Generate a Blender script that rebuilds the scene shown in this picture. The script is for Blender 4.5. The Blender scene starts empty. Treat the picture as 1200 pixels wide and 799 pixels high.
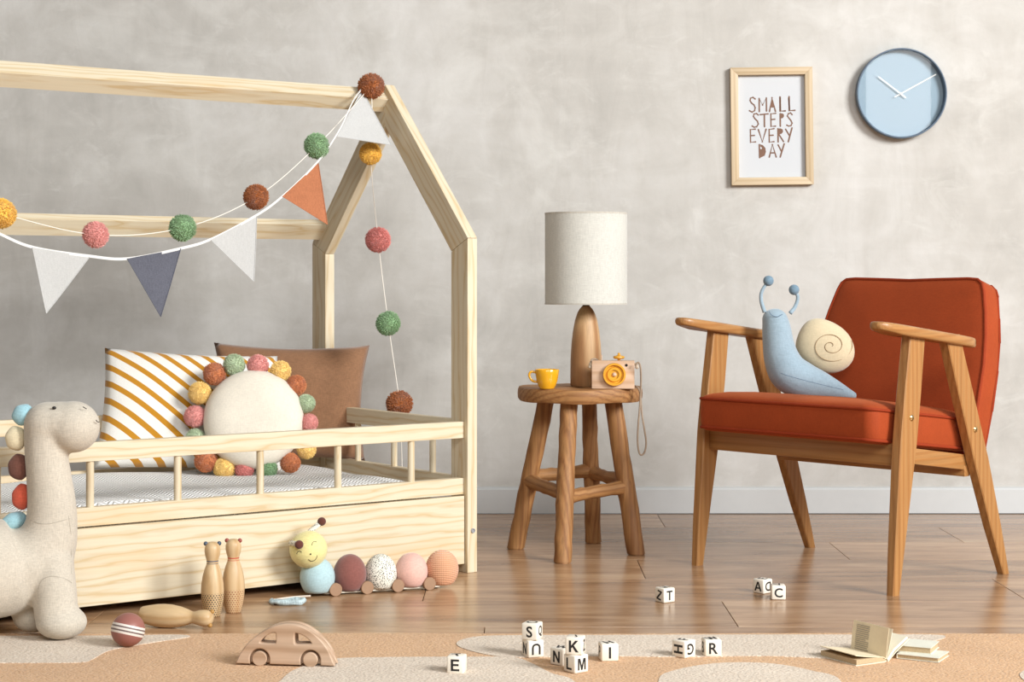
import bpy, bmesh, math, random
from mathutils import Vector, Matrix, Euler
C = bpy.context.scene.collection
SC = bpy.context.scene
R = math.radians
random.seed(7)

# ------------------------------------------------------------ camera, world, light, exposure
H, F, CX, CY = 0.70, 2115.0, 600.0, 328.0        # eye height (m), focal length (px of a 1200 frame), centre column, horizon row
cam_d = bpy.data.cameras.new('camera'); cam = bpy.data.objects.new('camera', cam_d); C.objects.link(cam)
cam.location = (0, 0, H); cam.rotation_euler = (R(90), 0, 0)
cam_d.sensor_width = 36; cam_d.lens = F/1200*36; cam_d.shift_y = -(399.5-CY)/1200; cam_d.clip_start = 0.05
SC.camera = cam
world = bpy.data.worlds.new('world'); SC.world = world; world.use_nodes = True
bg = world.node_tree.nodes['Background']; bg.inputs[0].default_value = (1.0, 0.985, 0.965, 1); bg.inputs[1].default_value = 0.19
def area(name, loc, target, sx, sy, power, col=(0.965, 0.988, 1)):
    d = bpy.data.lights.new(name, 'AREA'); d.shape = 'RECTANGLE'; d.size = sx; d.size_y = sy; d.energy = power; d.color = col
    o = bpy.data.objects.new(name, d); C.objects.link(o); o.location = loc
    o.rotation_euler = (Vector(target)-Vector(loc)).to_track_quat('-Z', 'Y').to_euler()
    return o
area('window_light', (4.9, -0.3, 3.3), (0.0, 4.8, 0.6), 2.3, 2.1, 700)
area('front_fill_light', (0.7, -1.6, 3.3), (0.0, 5.0, 0.6), 2.6, 1.6, 160)  # added fill from the camera side to lift the back wall, no real fixture
area('far_window_light', (2.56, -1.2, 1.95), (1.2, 5.4, 1.2), 0.42, 1.3, 13, (0.95, 0.98, 1))
SC.view_settings.view_transform = 'Standard'; SC.view_settings.look = 'None'
SC.view_settings.exposure = -0.04; SC.view_settings.gamma = 1.0; SC.view_settings.use_curve_mapping = False

# ------------------------------------------------------------ helpers
def at(px, py, Y): return Vector(((px-CX)*Y/F, Y, H+(CY-py)*Y/F))
def on(px, py, z=0.0): Y = (H-z)*F/(py-CY); return Vector(((px-CX)*Y/F, Y, z))
def hit(px, py, c, r):
    'nearest point of the ellipsoid (centre c, radii r) on the sight line through px, py'
    r = Vector(r) if not isinstance(r, (int, float)) else Vector((r, r, r))
    o = Vector((0, 0, H)); d = at(px, py, 1.0)-o; q = o-Vector(c)
    oo = Vector([q[i]/r[i] for i in range(3)]); dd = Vector([d[i]/r[i] for i in range(3)])
    a = dd.dot(dd); b = 2*oo.dot(dd); k = oo.dot(oo)-1; D = b*b-4*a*k
    t = (-b-math.sqrt(max(D, 0)))/(2*a)
    return o+d*t
def lin(c):
    out = []
    for v in c[:3]:
        v = v/255; out.append(v/12.92 if v <= .04045 else ((v+.055)/1.055)**2.4)
    return (*out, 1)
def thing(name, label, cat, loc=(0, 0, 0), rz=0, group=None):
    o = bpy.data.objects.new(name, None); C.objects.link(o); o.location = loc; o.rotation_euler = (0, 0, rz)
    o.empty_display_size = .05
    return tag(o, label, cat, group)
def tag(o, label, cat, group=None):
    o['label'] = label; o['category'] = cat
    if group: o['group'] = group
    return o

class B:
    def __init__(s): s.bm = bmesh.new()
    def box(s, lo, hi, M=None, bevel=0):
        b = bmesh.new(); bmesh.ops.create_cube(b, size=1)
        for v in b.verts: v.co = Vector([lo[i]+(v.co[i]+.5)*(hi[i]-lo[i]) for i in range(3)])
        if bevel: bmesh.ops.bevel(b, geom=list(b.edges), offset=bevel, segments=2, affect='EDGES', profile=.5)
        return s.add(b, M)
    def add(s, b, M=None):
        if M is not None: bmesh.ops.transform(b, matrix=M, verts=b.verts)
        me = bpy.data.meshes.new('tmp'); b.to_mesh(me); b.free(); s.bm.from_mesh(me); bpy.data.meshes.remove(me); return s
    def prism(s, poly, lo, hi, plane='YZ', bevel=0, M=None, seg=2):
        b = bmesh.new()
        f = {'YZ': lambda a, c, h: (h, a, c), 'XZ': lambda a, c, h: (a, h, c), 'XY': lambda a, c, h: (a, c, h)}[plane]
        v0 = [b.verts.new(f(x, y, lo)) for x, y in poly]; v1 = [b.verts.new(f(x, y, hi)) for x, y in poly]; n = len(poly)
        b.faces.new(v0); b.faces.new(v1[::-1])
        for i in range(n): b.faces.new((v0[i], v1[i], v1[(i+1) % n], v0[(i+1) % n]))
        bmesh.ops.recalc_face_normals(b, faces=b.faces)
        if bevel: bmesh.ops.bevel(b, geom=[e for e in b.edges], offset=bevel, segments=seg, affect='EDGES', profile=.5)
        return s.add(b, M)
    def tube(s, pts, rad, seg=8, caps=True, M=None, closed=False, flat=1.0):
        pts = [Vector(p) for p in pts]; n = len(pts)
        rad = list(rad) if hasattr(rad, '__len__') else [rad]*n
        b = bmesh.new(); rings = []; up = None
        for i, p in enumerate(pts):
            if closed: t = pts[(i+1) % n]-pts[i-1]
            else: t = pts[min(i+1, n-1)]-pts[max(i-1, 0)]
            t.normalize()
            if up is None: up = Vector((0, 0, 1)) if abs(t.z) < .9 else Vector((0, 1, 0))
            a = t.cross(up).normalized(); up = a.cross(t).normalized()
            rings.append([b.verts.new(p+(a*math.cos(2*math.pi*k/seg)*flat+up*math.sin(2*math.pi*k/seg))*rad[i]) for k in range(seg)])
        for i in range(n if closed else n-1):
            q, w = rings[i], rings[(i+1) % n]
            for k in range(seg): b.faces.new((q[k], q[(k+1) % seg], w[(k+1) % seg], w[k]))
        if caps and not closed: b.faces.new(rings[0][::-1]); b.faces.new(rings[-1])
        bmesh.ops.recalc_face_normals(b, faces=b.faces)
        return s.add(b, M)
    def lathe(s, prof, seg=32, M=None):
        b = bmesh.new(); rings = []
        for r, z in prof:
            if r < 1e-6: rings.append([b.verts.new((0, 0, z))])
            else: rings.append([b.verts.new((r*math.cos(2*math.pi*k/seg), r*math.sin(2*math.pi*k/seg), z)) for k in range(seg)])
        for q, w in zip(rings, rings[1:]):
            for k in range(seg):
                k2 = (k+1) % seg
                if len(q) == 1 and len(w) == 1: continue
                if len(q) == 1: b.faces.new((q[0], w[k2], w[k]))
                elif len(w) == 1: b.faces.new((q[k], q[k2], w[0]))
                else: b.faces.new((q[k], q[k2], w[k2], w[k]))
        bmesh.ops.recalc_face_normals(b, faces=b.faces)
        return s.add(b, M)
    def ball(s, c, r, seg=20, M=None):
        b = bmesh.new(); bmesh.ops.create_uvsphere(b, u_segments=seg, v_segments=max(6, seg*2//3), radius=1)
        r = (r, r, r) if isinstance(r, (int, float)) else r
        m = Matrix.Translation(Vector(c)) @ (M or Matrix()) @ Matrix.Diagonal((*r, 1))
        return s.add(b, m)
    def loft(s, rings, caps=True, M=None, closed=True):
        b = bmesh.new(); vs = [[b.verts.new(p) for p in r] for r in rings]; n = len(rings[0])
        for q, w in zip(vs, vs[1:]):
            for k in range(n if closed else n-1): b.faces.new((q[k], q[(k+1) % n], w[(k+1) % n], w[k]))
        if caps: b.faces.new(vs[0][::-1]); b.faces.new(vs[-1])
        bmesh.ops.recalc_face_normals(b, faces=b.faces)
        return s.add(b, M)
    def mesh(s, name, m=None, smooth=40):
        me = bpy.data.meshes.new(name); s.bm.to_mesh(me); s.bm.free()
        if m: me.materials.append(m)
        if smooth:
            for p in me.polygons: p.use_smooth = True
            if smooth < 180: me.set_sharp_from_angle(angle=R(smooth))
        return me
    def obj(s, name, m, parent=None, smooth=40, loc=None):
        o = bpy.data.objects.new(name, s.mesh(name, m, smooth)); C.objects.link(o)
        if parent: o.parent = parent
        if loc is not None: o.location = loc
        return o

def recentre(o, p):
    'move the origin of a top-level mesh to p'
    o.data.transform(Matrix.Translation(-Vector(p))); o.location = p; return o
def blob(b, voxel=.005, it=6, name='blob'):
    'fuse the pieces of b into one continuous surface'
    o = b.obj(name, None); m = o.modifiers.new('r', 'REMESH'); m.mode = 'VOXEL'; m.voxel_size = voxel
    m2 = o.modifiers.new('s', 'SMOOTH'); m2.factor = .5; m2.iterations = it
    dg = bpy.context.evaluated_depsgraph_get(); me = bpy.data.meshes.new_from_object(o.evaluated_get(dg))
    old = o.data; bpy.data.objects.remove(o); bpy.data.meshes.remove(old)
    for p in me.polygons: p.use_smooth = True
    return me
def link_mesh(name, me, m, parent=None):
    me.materials.clear(); me.materials.append(m)
    o = bpy.data.objects.new(name, me); C.objects.link(o)
    if parent: o.parent = parent
    return o

# ------------------------------------------------------------ materials
class N:
    def __init__(s, name):
        s.m = bpy.data.materials.new(name); s.m.use_nodes = True; s.t = s.m.node_tree
        s.p = s.t.nodes['Principled BSDF']; s.out = s.t.nodes['Material Output']
    def n(s, kind, **kw):
        x = s.t.nodes.new(kind)
        for k, v in kw.items():
            if k.startswith('i_'): x.inputs[k[2:].replace('_', ' ')].default_value = v
            else: setattr(x, k, v)
        return x
    def l(s, a, b): s.t.links.new(a, b)
    def set(s, **kw):
        for k, v in kw.items(): s.p.inputs[k.replace('_', ' ')].default_value = v
    def coord(s, scale=(1, 1, 1), rnd=0, rot=(0, 0, 0), kind='Object'):
        tc = s.n('ShaderNodeTexCoord'); mp = s.n('ShaderNodeMapping'); mp.inputs['Scale'].default_value = scale; mp.inputs['Rotation'].default_value = rot
        s.l(tc.outputs[kind], mp.inputs['Vector'])
        if rnd:
            oi = s.n('ShaderNodeObjectInfo'); mu = s.n('ShaderNodeMath', operation='MULTIPLY'); mu.inputs[1].default_value = rnd
            s.l(oi.outputs['Random'], mu.inputs[0])
            cb = s.n('ShaderNodeCombineXYZ')
            for i in range(3): s.l(mu.outputs[0], cb.inputs[i])
            s.l(cb.outputs[0], mp.inputs['Location'])
        return mp.outputs[0]
    def noise(s, vec, scale, detail=3, rough=.55, dist=0):
        x = s.n('ShaderNodeTexNoise', i_Scale=scale, i_Detail=detail, i_Roughness=rough, i_Distortion=dist); s.l(vec, x.inputs['Vector']); return x.outputs['Fac']
    def ramp(s, fac, stops):
        x = s.n('ShaderNodeValToRGB'); e = x.color_ramp.elements
        while len(e) < len(stops): e.new(.5)
        for q, (p, c) in zip(e, stops): q.position = p; q.color = c
        s.l(fac, x.inputs[0]); return x.outputs[0]
    def mix(s, fac, a, b, mode='MIX'):
        x = s.n('ShaderNodeMix', data_type='RGBA', blend_type=mode)
        for k, v in ((0, fac), (6, a), (7, b)):
            if hasattr(v, 'links') or hasattr(v, 'is_linked'): s.l(v, x.inputs[k])
            else: x.inputs[k].default_value = v
        return x.outputs[2]
    def math(s, op, a, b=0.0, c=None):
        x = s.n('ShaderNodeMath', operation=op)
        for k, v in enumerate((a, b, c)):
            if v is None: continue
            if hasattr(v, 'is_linked'): s.l(v, x.inputs[k])
            else: x.inputs[k].default_value = v
        return x.outputs[0]
    def sep(s, vec):
        x = s.n('ShaderNodeSeparateXYZ'); s.l(vec, x.inputs[0]); return x.outputs
    def color(s, c):
        if hasattr(c, 'is_linked'): s.l(c, s.p.inputs['Base Color'])
        else: s.p.inputs['Base Color'].default_value = c
    def bump(s, h, strength=.2, dist=.002):
        x = s.n('ShaderNodeBump', i_Strength=strength, i_Distance=dist); s.l(h, x.inputs['Height']); s.l(x.outputs[0], s.p.inputs['Normal'])

from mathutils.bvhtree import BVHTree
def surf(me, pts, off=.0004):
    'points of a finished surface (world coordinates) met along the sight lines through pts'
    t = BVHTree.FromPolygons([v.co for v in me.vertices], [p.vertices for p in me.polygons]); out = []
    for x, y in pts:
        o = Vector((0, 0, H)); d = (at(x, y, 1.0)-o).normalized(); h = t.ray_cast(o, d)
        if h[0] is not None: out.append(h[0]-d*off)
    return out
def scl(c, k): return tuple(min(1, v*k) for v in c[:3])+(1,)
def plain(name, rgb, rough=.5, var=.06, vs=30, bump=0, bs=200, sheen=0, metal=0, coat=0, spec=.5):
    n = N(name); c = lin(rgb); v = n.coord(); f = n.noise(v, vs, 4)
    n.color(n.ramp(f, [(.3, scl(c, 1-var)), (.7, scl(c, 1+var))]))
    n.set(Roughness=rough, Metallic=metal, Sheen_Weight=sheen, Coat_Weight=coat, Specular_IOR_Level=spec)
    if bump: n.bump(n.noise(v, bs, 3), bump, .001)
    return n.m
def fabric(name, rgb, weave=900, var=.10, rough=.95, sheen=.25, bump=.35, mottling=.05, spec=.2):
    'cloth: crossed threads with speckled yarn colour'
    n = N(name); c = lin(rgb); v = n.coord()
    w1 = n.n('ShaderNodeTexNoise', i_Scale=1.0, i_Detail=2); mp = n.coord((weave, weave, weave*.12)); n.l(mp, w1.inputs['Vector'])
    w2 = n.n('ShaderNodeTexNoise', i_Scale=1.0, i_Detail=2); mp = n.coord((weave*.12, weave*.4, weave)); n.l(mp, w2.inputs['Vector'])
    f = n.math('MULTIPLY', n.math('ADD', w1.outputs[0], w2.outputs[0]), .5)
    a = n.ramp(f, [(.36, scl(c, 1-var*1.6)), (.64, scl(c, 1+var))])
    b = n.ramp(n.noise(v, 14, 3), [(.3, (1-mottling,)*3+(1,)), (.7, (1+mottling,)*3+(1,))])
    n.color(n.mix(1.0, a, b, 'MULTIPLY')); n.set(Roughness=rough, Sheen_Weight=sheen, Sheen_Roughness=.5, Specular_IOR_Level=spec)
    n.bump(f, bump, .0015); return n.m
def wood(name, light, dark, axis='X', freq=16, stretch=.09, dist=5, rough=.5, fine=.5, tint=None, bump=.12, spec=.4, contrast=(.25, .75), knots=0):
    'timber with the grain along axis: broad growth bands, fine pores, optional warm heart streaks'
    n = N(name); a, b = lin(light), lin(dark); i = 'XYZ'.index(axis)
    sc = [1, 1, 1]; sc[i] = stretch
    v = n.coord(tuple(sc), rnd=9)
    wv = n.n('ShaderNodeTexWave', wave_type='RINGS', rings_direction=axis, i_Scale=freq, i_Distortion=dist, i_Detail=3.0, i_Detail_Scale=.9, i_Detail_Roughness=.55)
    off = n.n('ShaderNodeVectorMath', operation='ADD'); off.inputs[1].default_value = (.31, .27, .23); n.l(v, off.inputs[0]); n.l(off.outputs[0], wv.inputs['Vector'])
    c1 = n.ramp(wv.outputs['Fac'], [(contrast[0], a), (contrast[1], tuple(a[k]*.45+b[k]*.55 for k in range(3))+(1,)), (1, b)])
    sf = [220, 220, 220]; sf[i] = 7
    vf = n.coord(tuple(sf), rnd=9); fn = n.noise(vf, 1, 3)
    c2 = n.ramp(fn, [(.3, (1-.28*fine,)*3+(1,)), (.62, (1, 1, 1, 1))])
    col = n.mix(1.0, c1, c2, 'MULTIPLY')
    if tint:
        sh = [9, 9, 9]; sh[i] = 1.8
        t = n.ramp(n.noise(n.coord(tuple(sh), rnd=5), 1, 3, .5), [(.58, (0, 0, 0, 1)), (.72, (1, 1, 1, 1))])
        col = n.mix(n.math('MULTIPLY', t, .55), col, lin(tint))
    n.color(col); n.set(Roughness=rough, Specular_IOR_Level=spec)
    if bump: n.bump(n.math('ADD', fn, n.math('MULTIPLY', wv.outputs['Fac'], .4)), bump, .0012)
    return n.m
PINE = {a: wood('pine_'+a.lower(), (217, 203, 175), (203, 179, 139), a, freq=22, stretch=.12, dist=13, rough=.5, fine=.2, tint=(216, 180, 132), bump=.04, contrast=(.4, .95)) for a in 'XYZ'}
STOOLW = {a: wood('rustic_wood_'+a.lower(), (170, 122, 74), (146, 98, 55), a, freq=22, stretch=.07, dist=7, rough=.6, fine=1.1, tint=(102, 62, 34), bump=.35) for a in 'XYZ'}
LAMPW = wood('lamp_wood', (192, 154, 110), (160, 116, 76), 'Z', freq=10, stretch=.12, dist=6, rough=.5, fine=.6, tint=(144, 100, 62), bump=.1)
CHAIRW = {a: wood('chair_beech_'+a.lower(), (176, 127, 76), (165, 113, 63), a, freq=26, stretch=.04, dist=4, rough=.36, fine=.75, bump=.06, spec=.5) for a in 'XYZ'}
FRAMEW = {a: wood('frame_oak_'+a.lower(), (206, 184, 151), (192, 167, 131), a, freq=30, stretch=.05, dist=3, rough=.5, fine=.5, bump=.05) for a in 'XZ'}
TOYW = wood('toy_beech', (214, 182, 154), (200, 164, 132), 'X', freq=18, stretch=.06, dist=3, rough=.5, fine=.4, bump=.04)
PINW = wood('skittle_wood', (208, 178, 136), (192, 157, 112), 'Z', freq=16, stretch=.08, dist=3, rough=.42, fine=.3, bump=.03)
# ------------------------------------------------------------ the setting
def struct(o): o['kind'] = 'structure'; return o
WY = 5.40
n = N('plaster_wall'); v = n.coord()
big = n.noise(v, 1.3, 5, .6, .6); mid = n.noise(v, 5, 5, .65, 1.2)
strk = n.noise(n.coord((9, 1, 2.2), rot=(0, R(38), 0)), 1, 5, .6, 1.5)
strk2 = n.noise(n.coord((2.0, 1, 8), rot=(0, R(25), 0)), 1, 5, .6, 1.5)
f = n.math('ADD', n.math('MULTIPLY', big, .45), n.math('MULTIPLY', mid, .25))
f = n.math('ADD', f, n.math('MULTIPLY', n.math('ADD', strk, strk2), .17))
base = n.ramp(f, [(.36, lin((171, 167, 160))), (.50, lin((188, 184, 177))), (.66, lin((206, 203, 198)))])
pat = n.ramp(n.noise(n.coord((3.4, 1, 4.6), rot=(0, R(-38), 0)), 1, 6, .62, .7), [(.52, (0, 0, 0, 1)), (.72, (1, 1, 1, 1))])
dab = n.ramp(n.noise(n.coord((7, 1, 11), rot=(0, R(32), 0)), 1, 6, .7, 1.2), [(.54, (0, 0, 0, 1)), (.70, (1, 1, 1, 1))])
base = n.mix(n.math('MULTIPLY', dab, .30), base, lin((216, 214, 208)))
n.color(n.mix(n.math('MULTIPLY', pat, .36), base, lin((220, 218, 212)))); n.set(Roughness=.75, Specular_IOR_Level=.3)
n.bump(n.math('ADD', n.noise(v, 38, 5), n.math('MULTIPLY', strk, 1.5)), .16, .003)
PLASTER = n.m
struct(B().box((-4.2, WY+.012, 0), (4.6, WY+.11, 3.0)).obj('wall_back', PLASTER, smooth=0))
BASEP = plain('baseboard_paint', (196, 196, 194), .45, .015)
struct(B().prism([(WY, .0022), (WY, .072), (WY+.004, .0775), (WY+.0125, .0805), (WY+.0125, .0022)], -4.2, 4.6).obj('baseboard_back', BASEP, smooth=0))

# floor: slab + laminate planks, each a piece
n = N('laminate'); oi = n.n('ShaderNodeObjectInfo')
g = n.noise(n.coord((2.2, 13, 1), rnd=40), 1, 6, .62, 1.4)
g2 = n.noise(n.coord((1.1, 5, 1), rnd=23), 1, 3, .5, .8)
fine = n.noise(n.coord((16, 260, 1), rnd=17), 1, 3, .6)
ff = n.math('ADD', n.math('MULTIPLY', g, .62), n.math('MULTIPLY', g2, .38))
c = n.ramp(ff, [(.30, lin((122, 91, 64))), (.44, lin((163, 126, 92))), (.55, lin((188, 151, 115))), (.70, lin((212, 180, 143)))])
c = n.mix(1.0, c, n.ramp(fine, [(.3, (.86, .85, .84, 1)), (.6, (1, 1, 1, 1))]), 'MULTIPLY')
r_ = n.ramp(oi.outputs['Random'], [(0, (.84, .83, .82, 1)), (1, (1.08, 1.08, 1.08, 1))])
n.color(n.mix(1.0, c, r_, 'MULTIPLY')); n.set(Roughness=.24, Specular_IOR_Level=.5); n.bump(fine, .05, .0008)
LAM = n.m
floor = struct(B().box((-4.2, -2.2, -.06), (4.6, WY+.05, -.010)).obj('floor', plain('floor_joint', (52, 38, 28), .8), smooth=0))
PW, PL = .2928, 1.32
pm = B().box((0.0008, 0.0006, -.0099), (PL-.0008, PW-.0006, 0), bevel=.0006).mesh('plank', LAM, 0)
joints = [.434, 1.206, .846, .313, 1.125, .457, 1.265, .62, 1.21, .18]
for k in range(12):
    x0 = joints[k % 10] - PL*5
    while x0 < 4.4:
        if x0 > -5.6:
            p = bpy.data.objects.new('plank', pm); C.objects.link(p); p.parent = floor; p.location = (x0, WY-(k+1)*PW, 0)
        x0 += PL
pm2 = pm.copy()   # broader courses nearer the camera, behind the picture's lower edge
for k in range(12, 26):
    x0 = joints[k % 10] - PL*5
    while x0 < 4.4:
        p = bpy.data.objects.new('plank', pm2); C.objects.link(p); p.parent = floor; p.location = (x0, WY-(k+1)*PW, 0)
        x0 += PL

# ------------------------------------------------------------ rug with raised cream areas
RZ = .008
def rug_mat(name, rgb, rgb2):
    n = N(name); v = n.coord()
    w = n.n('ShaderNodeTexVoronoi', i_Scale=330.0); mp = n.coord((.55, 1.25, 1)); n.l(mp, w.inputs['Vector'])
    f = n.math('ADD', n.math('MULTIPLY', w.outputs['Distance'], .55), n.math('MULTIPLY', n.noise(n.coord((120, 260, 100)), 1, 3), .7))
    c = n.ramp(f, [(.38, lin(rgb)), (.78, lin(rgb2))])
    c = n.mix(1.0, c, n.ramp(n.noise(v, 5, 3), [(.3, (.94, .93, .92, 1)), (.7, (1.05, 1.05, 1.05, 1))]), 'MULTIPLY')
    n.color(c); n.set(Roughness=1.0, Sheen_Weight=.15, Specular_IOR_Level=.05); n.bump(f, .9, .004); return n.m
RUGO = rug_mat('rug_apricot_pile', (228, 189, 146), (202, 155, 110)); RUGC = rug_mat('rug_cream_pile', (236, 222, 203), (210, 190, 168))
rug = thing('rug', 'flat woven apricot rug with cream blob shapes across the bottom foreground', 'rug', (0, 2.9, 0))
b = bmesh.new(); nx = 200; YB = on(0, 742, RZ).y
rows = []
rnd = random.Random(3)
for j, (y, z) in enumerate([(YB+.002, 0), (YB+.003, RZ*.7), (YB, RZ), (YB-.02, RZ), (1.9, RZ), (1.9, 0)]):
    rows.append([b.verts.new((-2.3+4.6*i/nx, y-2.9+((rnd.random()-.5)*.004+.004*math.sin(i*.16)) if j < 4 else y-2.9, z)) for i in range(nx+1)])
for q, w in zip(rows, rows[1:]):
    for i in range(nx): b.faces.new((q[i], q[i+1], w[i+1], w[i]))
bmesh.ops.recalc_face_normals(b, faces=b.faces)
B().add(b).obj('pile', RUGO, rug, 0)
def cat_poly(pts, sub=8):
    out = []; m = len(pts)
    for i in range(m):
        p0, p1, p2, p3 = [Vector(pts[(i+k-1) % m]) for k in range(4)]
        for t in range(sub):
            t /= sub
            out.append(.5*((2*p1)+(p2-p0)*t+(2*p0-5*p1+4*p2-p3)*t*t+(3*p1-p0-3*p2+p3)*t**3))
    return out
def rug_patch(px, sub=8, tail=()):
    pts = [on(x, y, RZ)[:2] for x, y in px]+list(tail)
    poly = [(p[0], p[1]-2.9) for p in cat_poly(pts, sub)]
    B().prism(poly, RZ-.003, RZ+.0012, 'XY').obj('cream_patch', RUGC, rug, 30)
rug_patch([(-140, 752), (-80, 746), (40, 745.5), (150, 745), (205, 744), (222, 746.5), (180, 753), (130, 762), (108, 773), (90, 776.5), (0, 777), (-100, 777)])
rug_patch([(330, 797), (350, 783), (390, 772.5), (450, 770.5), (540, 770), (600, 770.5), (622, 777), (646, 789), (672, 798)], 8, [(.11, 2.95), (-.15, 2.84), (-.40, 2.95)])
rug_patch([(535, 755), (548, 748), (585, 745), (700, 744.5), (850, 744), (1000, 744), (1090, 744), (1108, 747), (1085, 754), (1060, 764), (1000, 772), (900, 769), (800, 770), (700, 769), (640, 770), (590, 770), (552, 763)])
rug_patch([(772, 797), (790, 786), (830, 778.5), (870, 776.5), (910, 778.5), (950, 786), (985, 798)], 8, [(.52, 2.85), (.38, 2.72), (.25, 2.9)])
rug_patch([(1195, 790), (1240, 775), (1300, 770), (1300, 800), (1230, 808)])

# ------------------------------------------------------------ house bed (local: x along its length, y towards its back)
BA = math.atan2(.592, .806); BP = Vector((-.106, 4.31, 0))
BM = Matrix.Translation(BP) @ Matrix.Rotation(BA, 4, 'Z')
def bed(px, py, v):
    'point on the vertical plane y = v of the bed seen at px, py'
    u = (px-CX)/F; x = (-.106-.591*v-u*(4.31+.807*v))/(.592*u-.806)
    return at(px, py, (BM @ Vector((x, v, 0))).y)
bedo = thing('house_bed', 'pale pine toddler bed with a house shaped roof frame and low spindle rails', 'bed', BP, BA)
L = 1.487; W = .738
for k, x0 in enumerate((0, -L-.028)):
    x1 = x0+.028
    B().prism([(0, 0), (.07, 0), (.07, .769), (0, .80)], x0, x1, bevel=.0015).obj('post', PINE['Z'], bedo, 0)
    B().prism([(W, 0), (W-.07, 0), (W-.07, .769), (W, .80)], x0, x1, bevel=.0015).obj('post', PINE['Z'], bedo, 0)
    for s in (0, 1):                                    # rafters, built along local z and turned to the slope
        P = [(0, .8009), (.07, .7699), (.369, 1.092), (.369, 1.199)]
        if s: P = [(W-a, z) for a, z in P]
        Mx = Matrix.Rotation((1 if s else -1)*math.atan2(.369, .399), 4, 'X')
        o = B().prism(P, x0, x1, bevel=.0012).obj('rafter', PINE['Z'], bedo, 0)
        o.data.transform(Mx.inverted()); o.matrix_local = Mx
    xa, xb = (x0+.003, x0+.025)
    B().box((xa, .07, .324), (xb, W-.07, .3635), bevel=.001).obj('end_rail', PINE['Y'], bedo, 0)
    B().box((xa, .07, .186), (xb, W-.07, .226), bevel=.001).obj('end_rail', PINE['Y'], bedo, 0)
    for y in (.171, .347, .523):
        B().tube([((xa+xb)/2, y, .226), ((xa+xb)/2, y, .324)], .008, 14).obj('spindle', PINE['Z'], bedo)
for y0, y1 in ((.0152, .037), (W-.037, W-.0152)):
    B().box((-L, y0, .3215), (0, y1, .361), bevel=.001).obj('side_rail', PINE['X'], bedo, 0)
    B().box((-L, y0, .187), (0, y1, .226), bevel=.001).obj('side_rail', PINE['X'], bedo, 0)
    for k in range(7):
        B().tube([(-.1436-.2*k, (y0+y1)/2, .226), (-.1436-.2*k, (y0+y1)/2, .3215)], .0083, 14).obj('spindle', PINE['Z'], bedo)
B().prism([(.352, 1.1586), (.3806, 1.189), (.410, 1.1605), (.3814, 1.130)], -L, 0).obj('ridge_beam', PINE['X'], bedo, 0)
B().prism([(.6616, .8466), (.692, .8086), (.708, .8236), (.6776, .8616)], -L, 0).obj('eave_beam', PINE['X'], bedo, 0)
B().box((-L, .04, .088), (0, W-.04, .102)).obj('slat_base', PINE['Y'], bedo, 0)
dr = B().box((-L+.003, .0105, .021), (-.002, .0285, .1835), bevel=.001)
dr.box((-L+.02, .0285, .021), (-.02, .60, .03)).box((-L+.02, .60, .021), (-.02, .615, .08)).box((-L+.02, .0285, .03), (-L+.034, .60, .08)).box((-.034, .0285, .03), (-.02, .60, .08))
dr.obj('drawer', PINE['X'], bedo, 0)['label'] = 'wide pine drawer front under the bed'
STEEL = plain('bolt_steel', (168, 168, 170), .4, .02, metal=.25)
B().lathe([(0, .0022), (.0028, .0022), (.0028, .0006), (.004, .0006), (.004, .003), (.0055, .003), (.006, 0)], 20, Matrix.Translation((.015, 0, .1005)) @ Matrix.Rotation(R(90), 4, 'X')).obj('bolt', STEEL, bedo)

# mattress with a ribbed quilt cover
n = N('quilt'); v = n.coord(); s3 = n.sep(v)
zig = n.math('PINGPONG', s3[0], .018)
rib = n.math('SINE', n.math('MULTIPLY', n.math('ADD', n.math('MULTIPLY', s3[1], 1.0), n.math('MULTIPLY', zig, 1.1)), 480))
rib01 = n.math('MULTIPLY_ADD', rib, .5, .5)
n.color(n.ramp(rib01, [(.0, lin((222, 220, 216))), (.55, lin((252, 251, 248)))])); n.set(Roughness=.95, Specular_IOR_Level=.15); n.bump(rib01, .6, .006)
QUILT = n.m
b = bmesh.new(); NX, NY = 60, 30; x0, x1, y0, y1 = -L+.015, -.045, .045, W-.045; rnd = random.Random(5)
def mz(i, j):
    a, c = i/NX, j/NY; e = min(a*NX/2, (NX-i)/2.5, j/2, (NY-j)/2, 1)
    e = max(e, 0); return .158+.062*math.sqrt(1-(1-e)**2)+.006*math.sin(a*17+c*5)*math.sin(c*7+a*3)*e - .014*max(0, 1-(NX-i)/9)**2
gv = [[b.verts.new((x0+(x1-x0)*i/NX, y0+(y1-y0)*j/NY, mz(i, j))) for j in range(NY+1)] for i in range(NX+1)]
for i in range(NX):
    for j in range(NY): b.faces.new((gv[i][j], gv[i+1][j], gv[i+1][j+1], gv[i][j+1]))
rim = [gv[i][0] for i in range(NX+1)]+[gv[NX][j] for j in range(1, NY+1)]+[gv[i][NY] for i in range(NX-1, -1, -1)]+[gv[0][j] for j in range(NY-1, 0, -1)]
low = [b.verts.new((q.co.x, q.co.y, .1025)) for q in rim]
for k in range(len(rim)): b.faces.new((rim[k], low[k], low[(k+1) % len(rim)], rim[(k+1) % len(rim)]))
b.faces.new(low); bmesh.ops.recalc_face_normals(b, faces=b.faces)
mo = B().add(b).obj('mattress', QUILT, None, 60); mo.matrix_world = BM
tag(mo, 'white ribbed quilted mattress lying inside the house bed rails', 'mattress')

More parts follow.
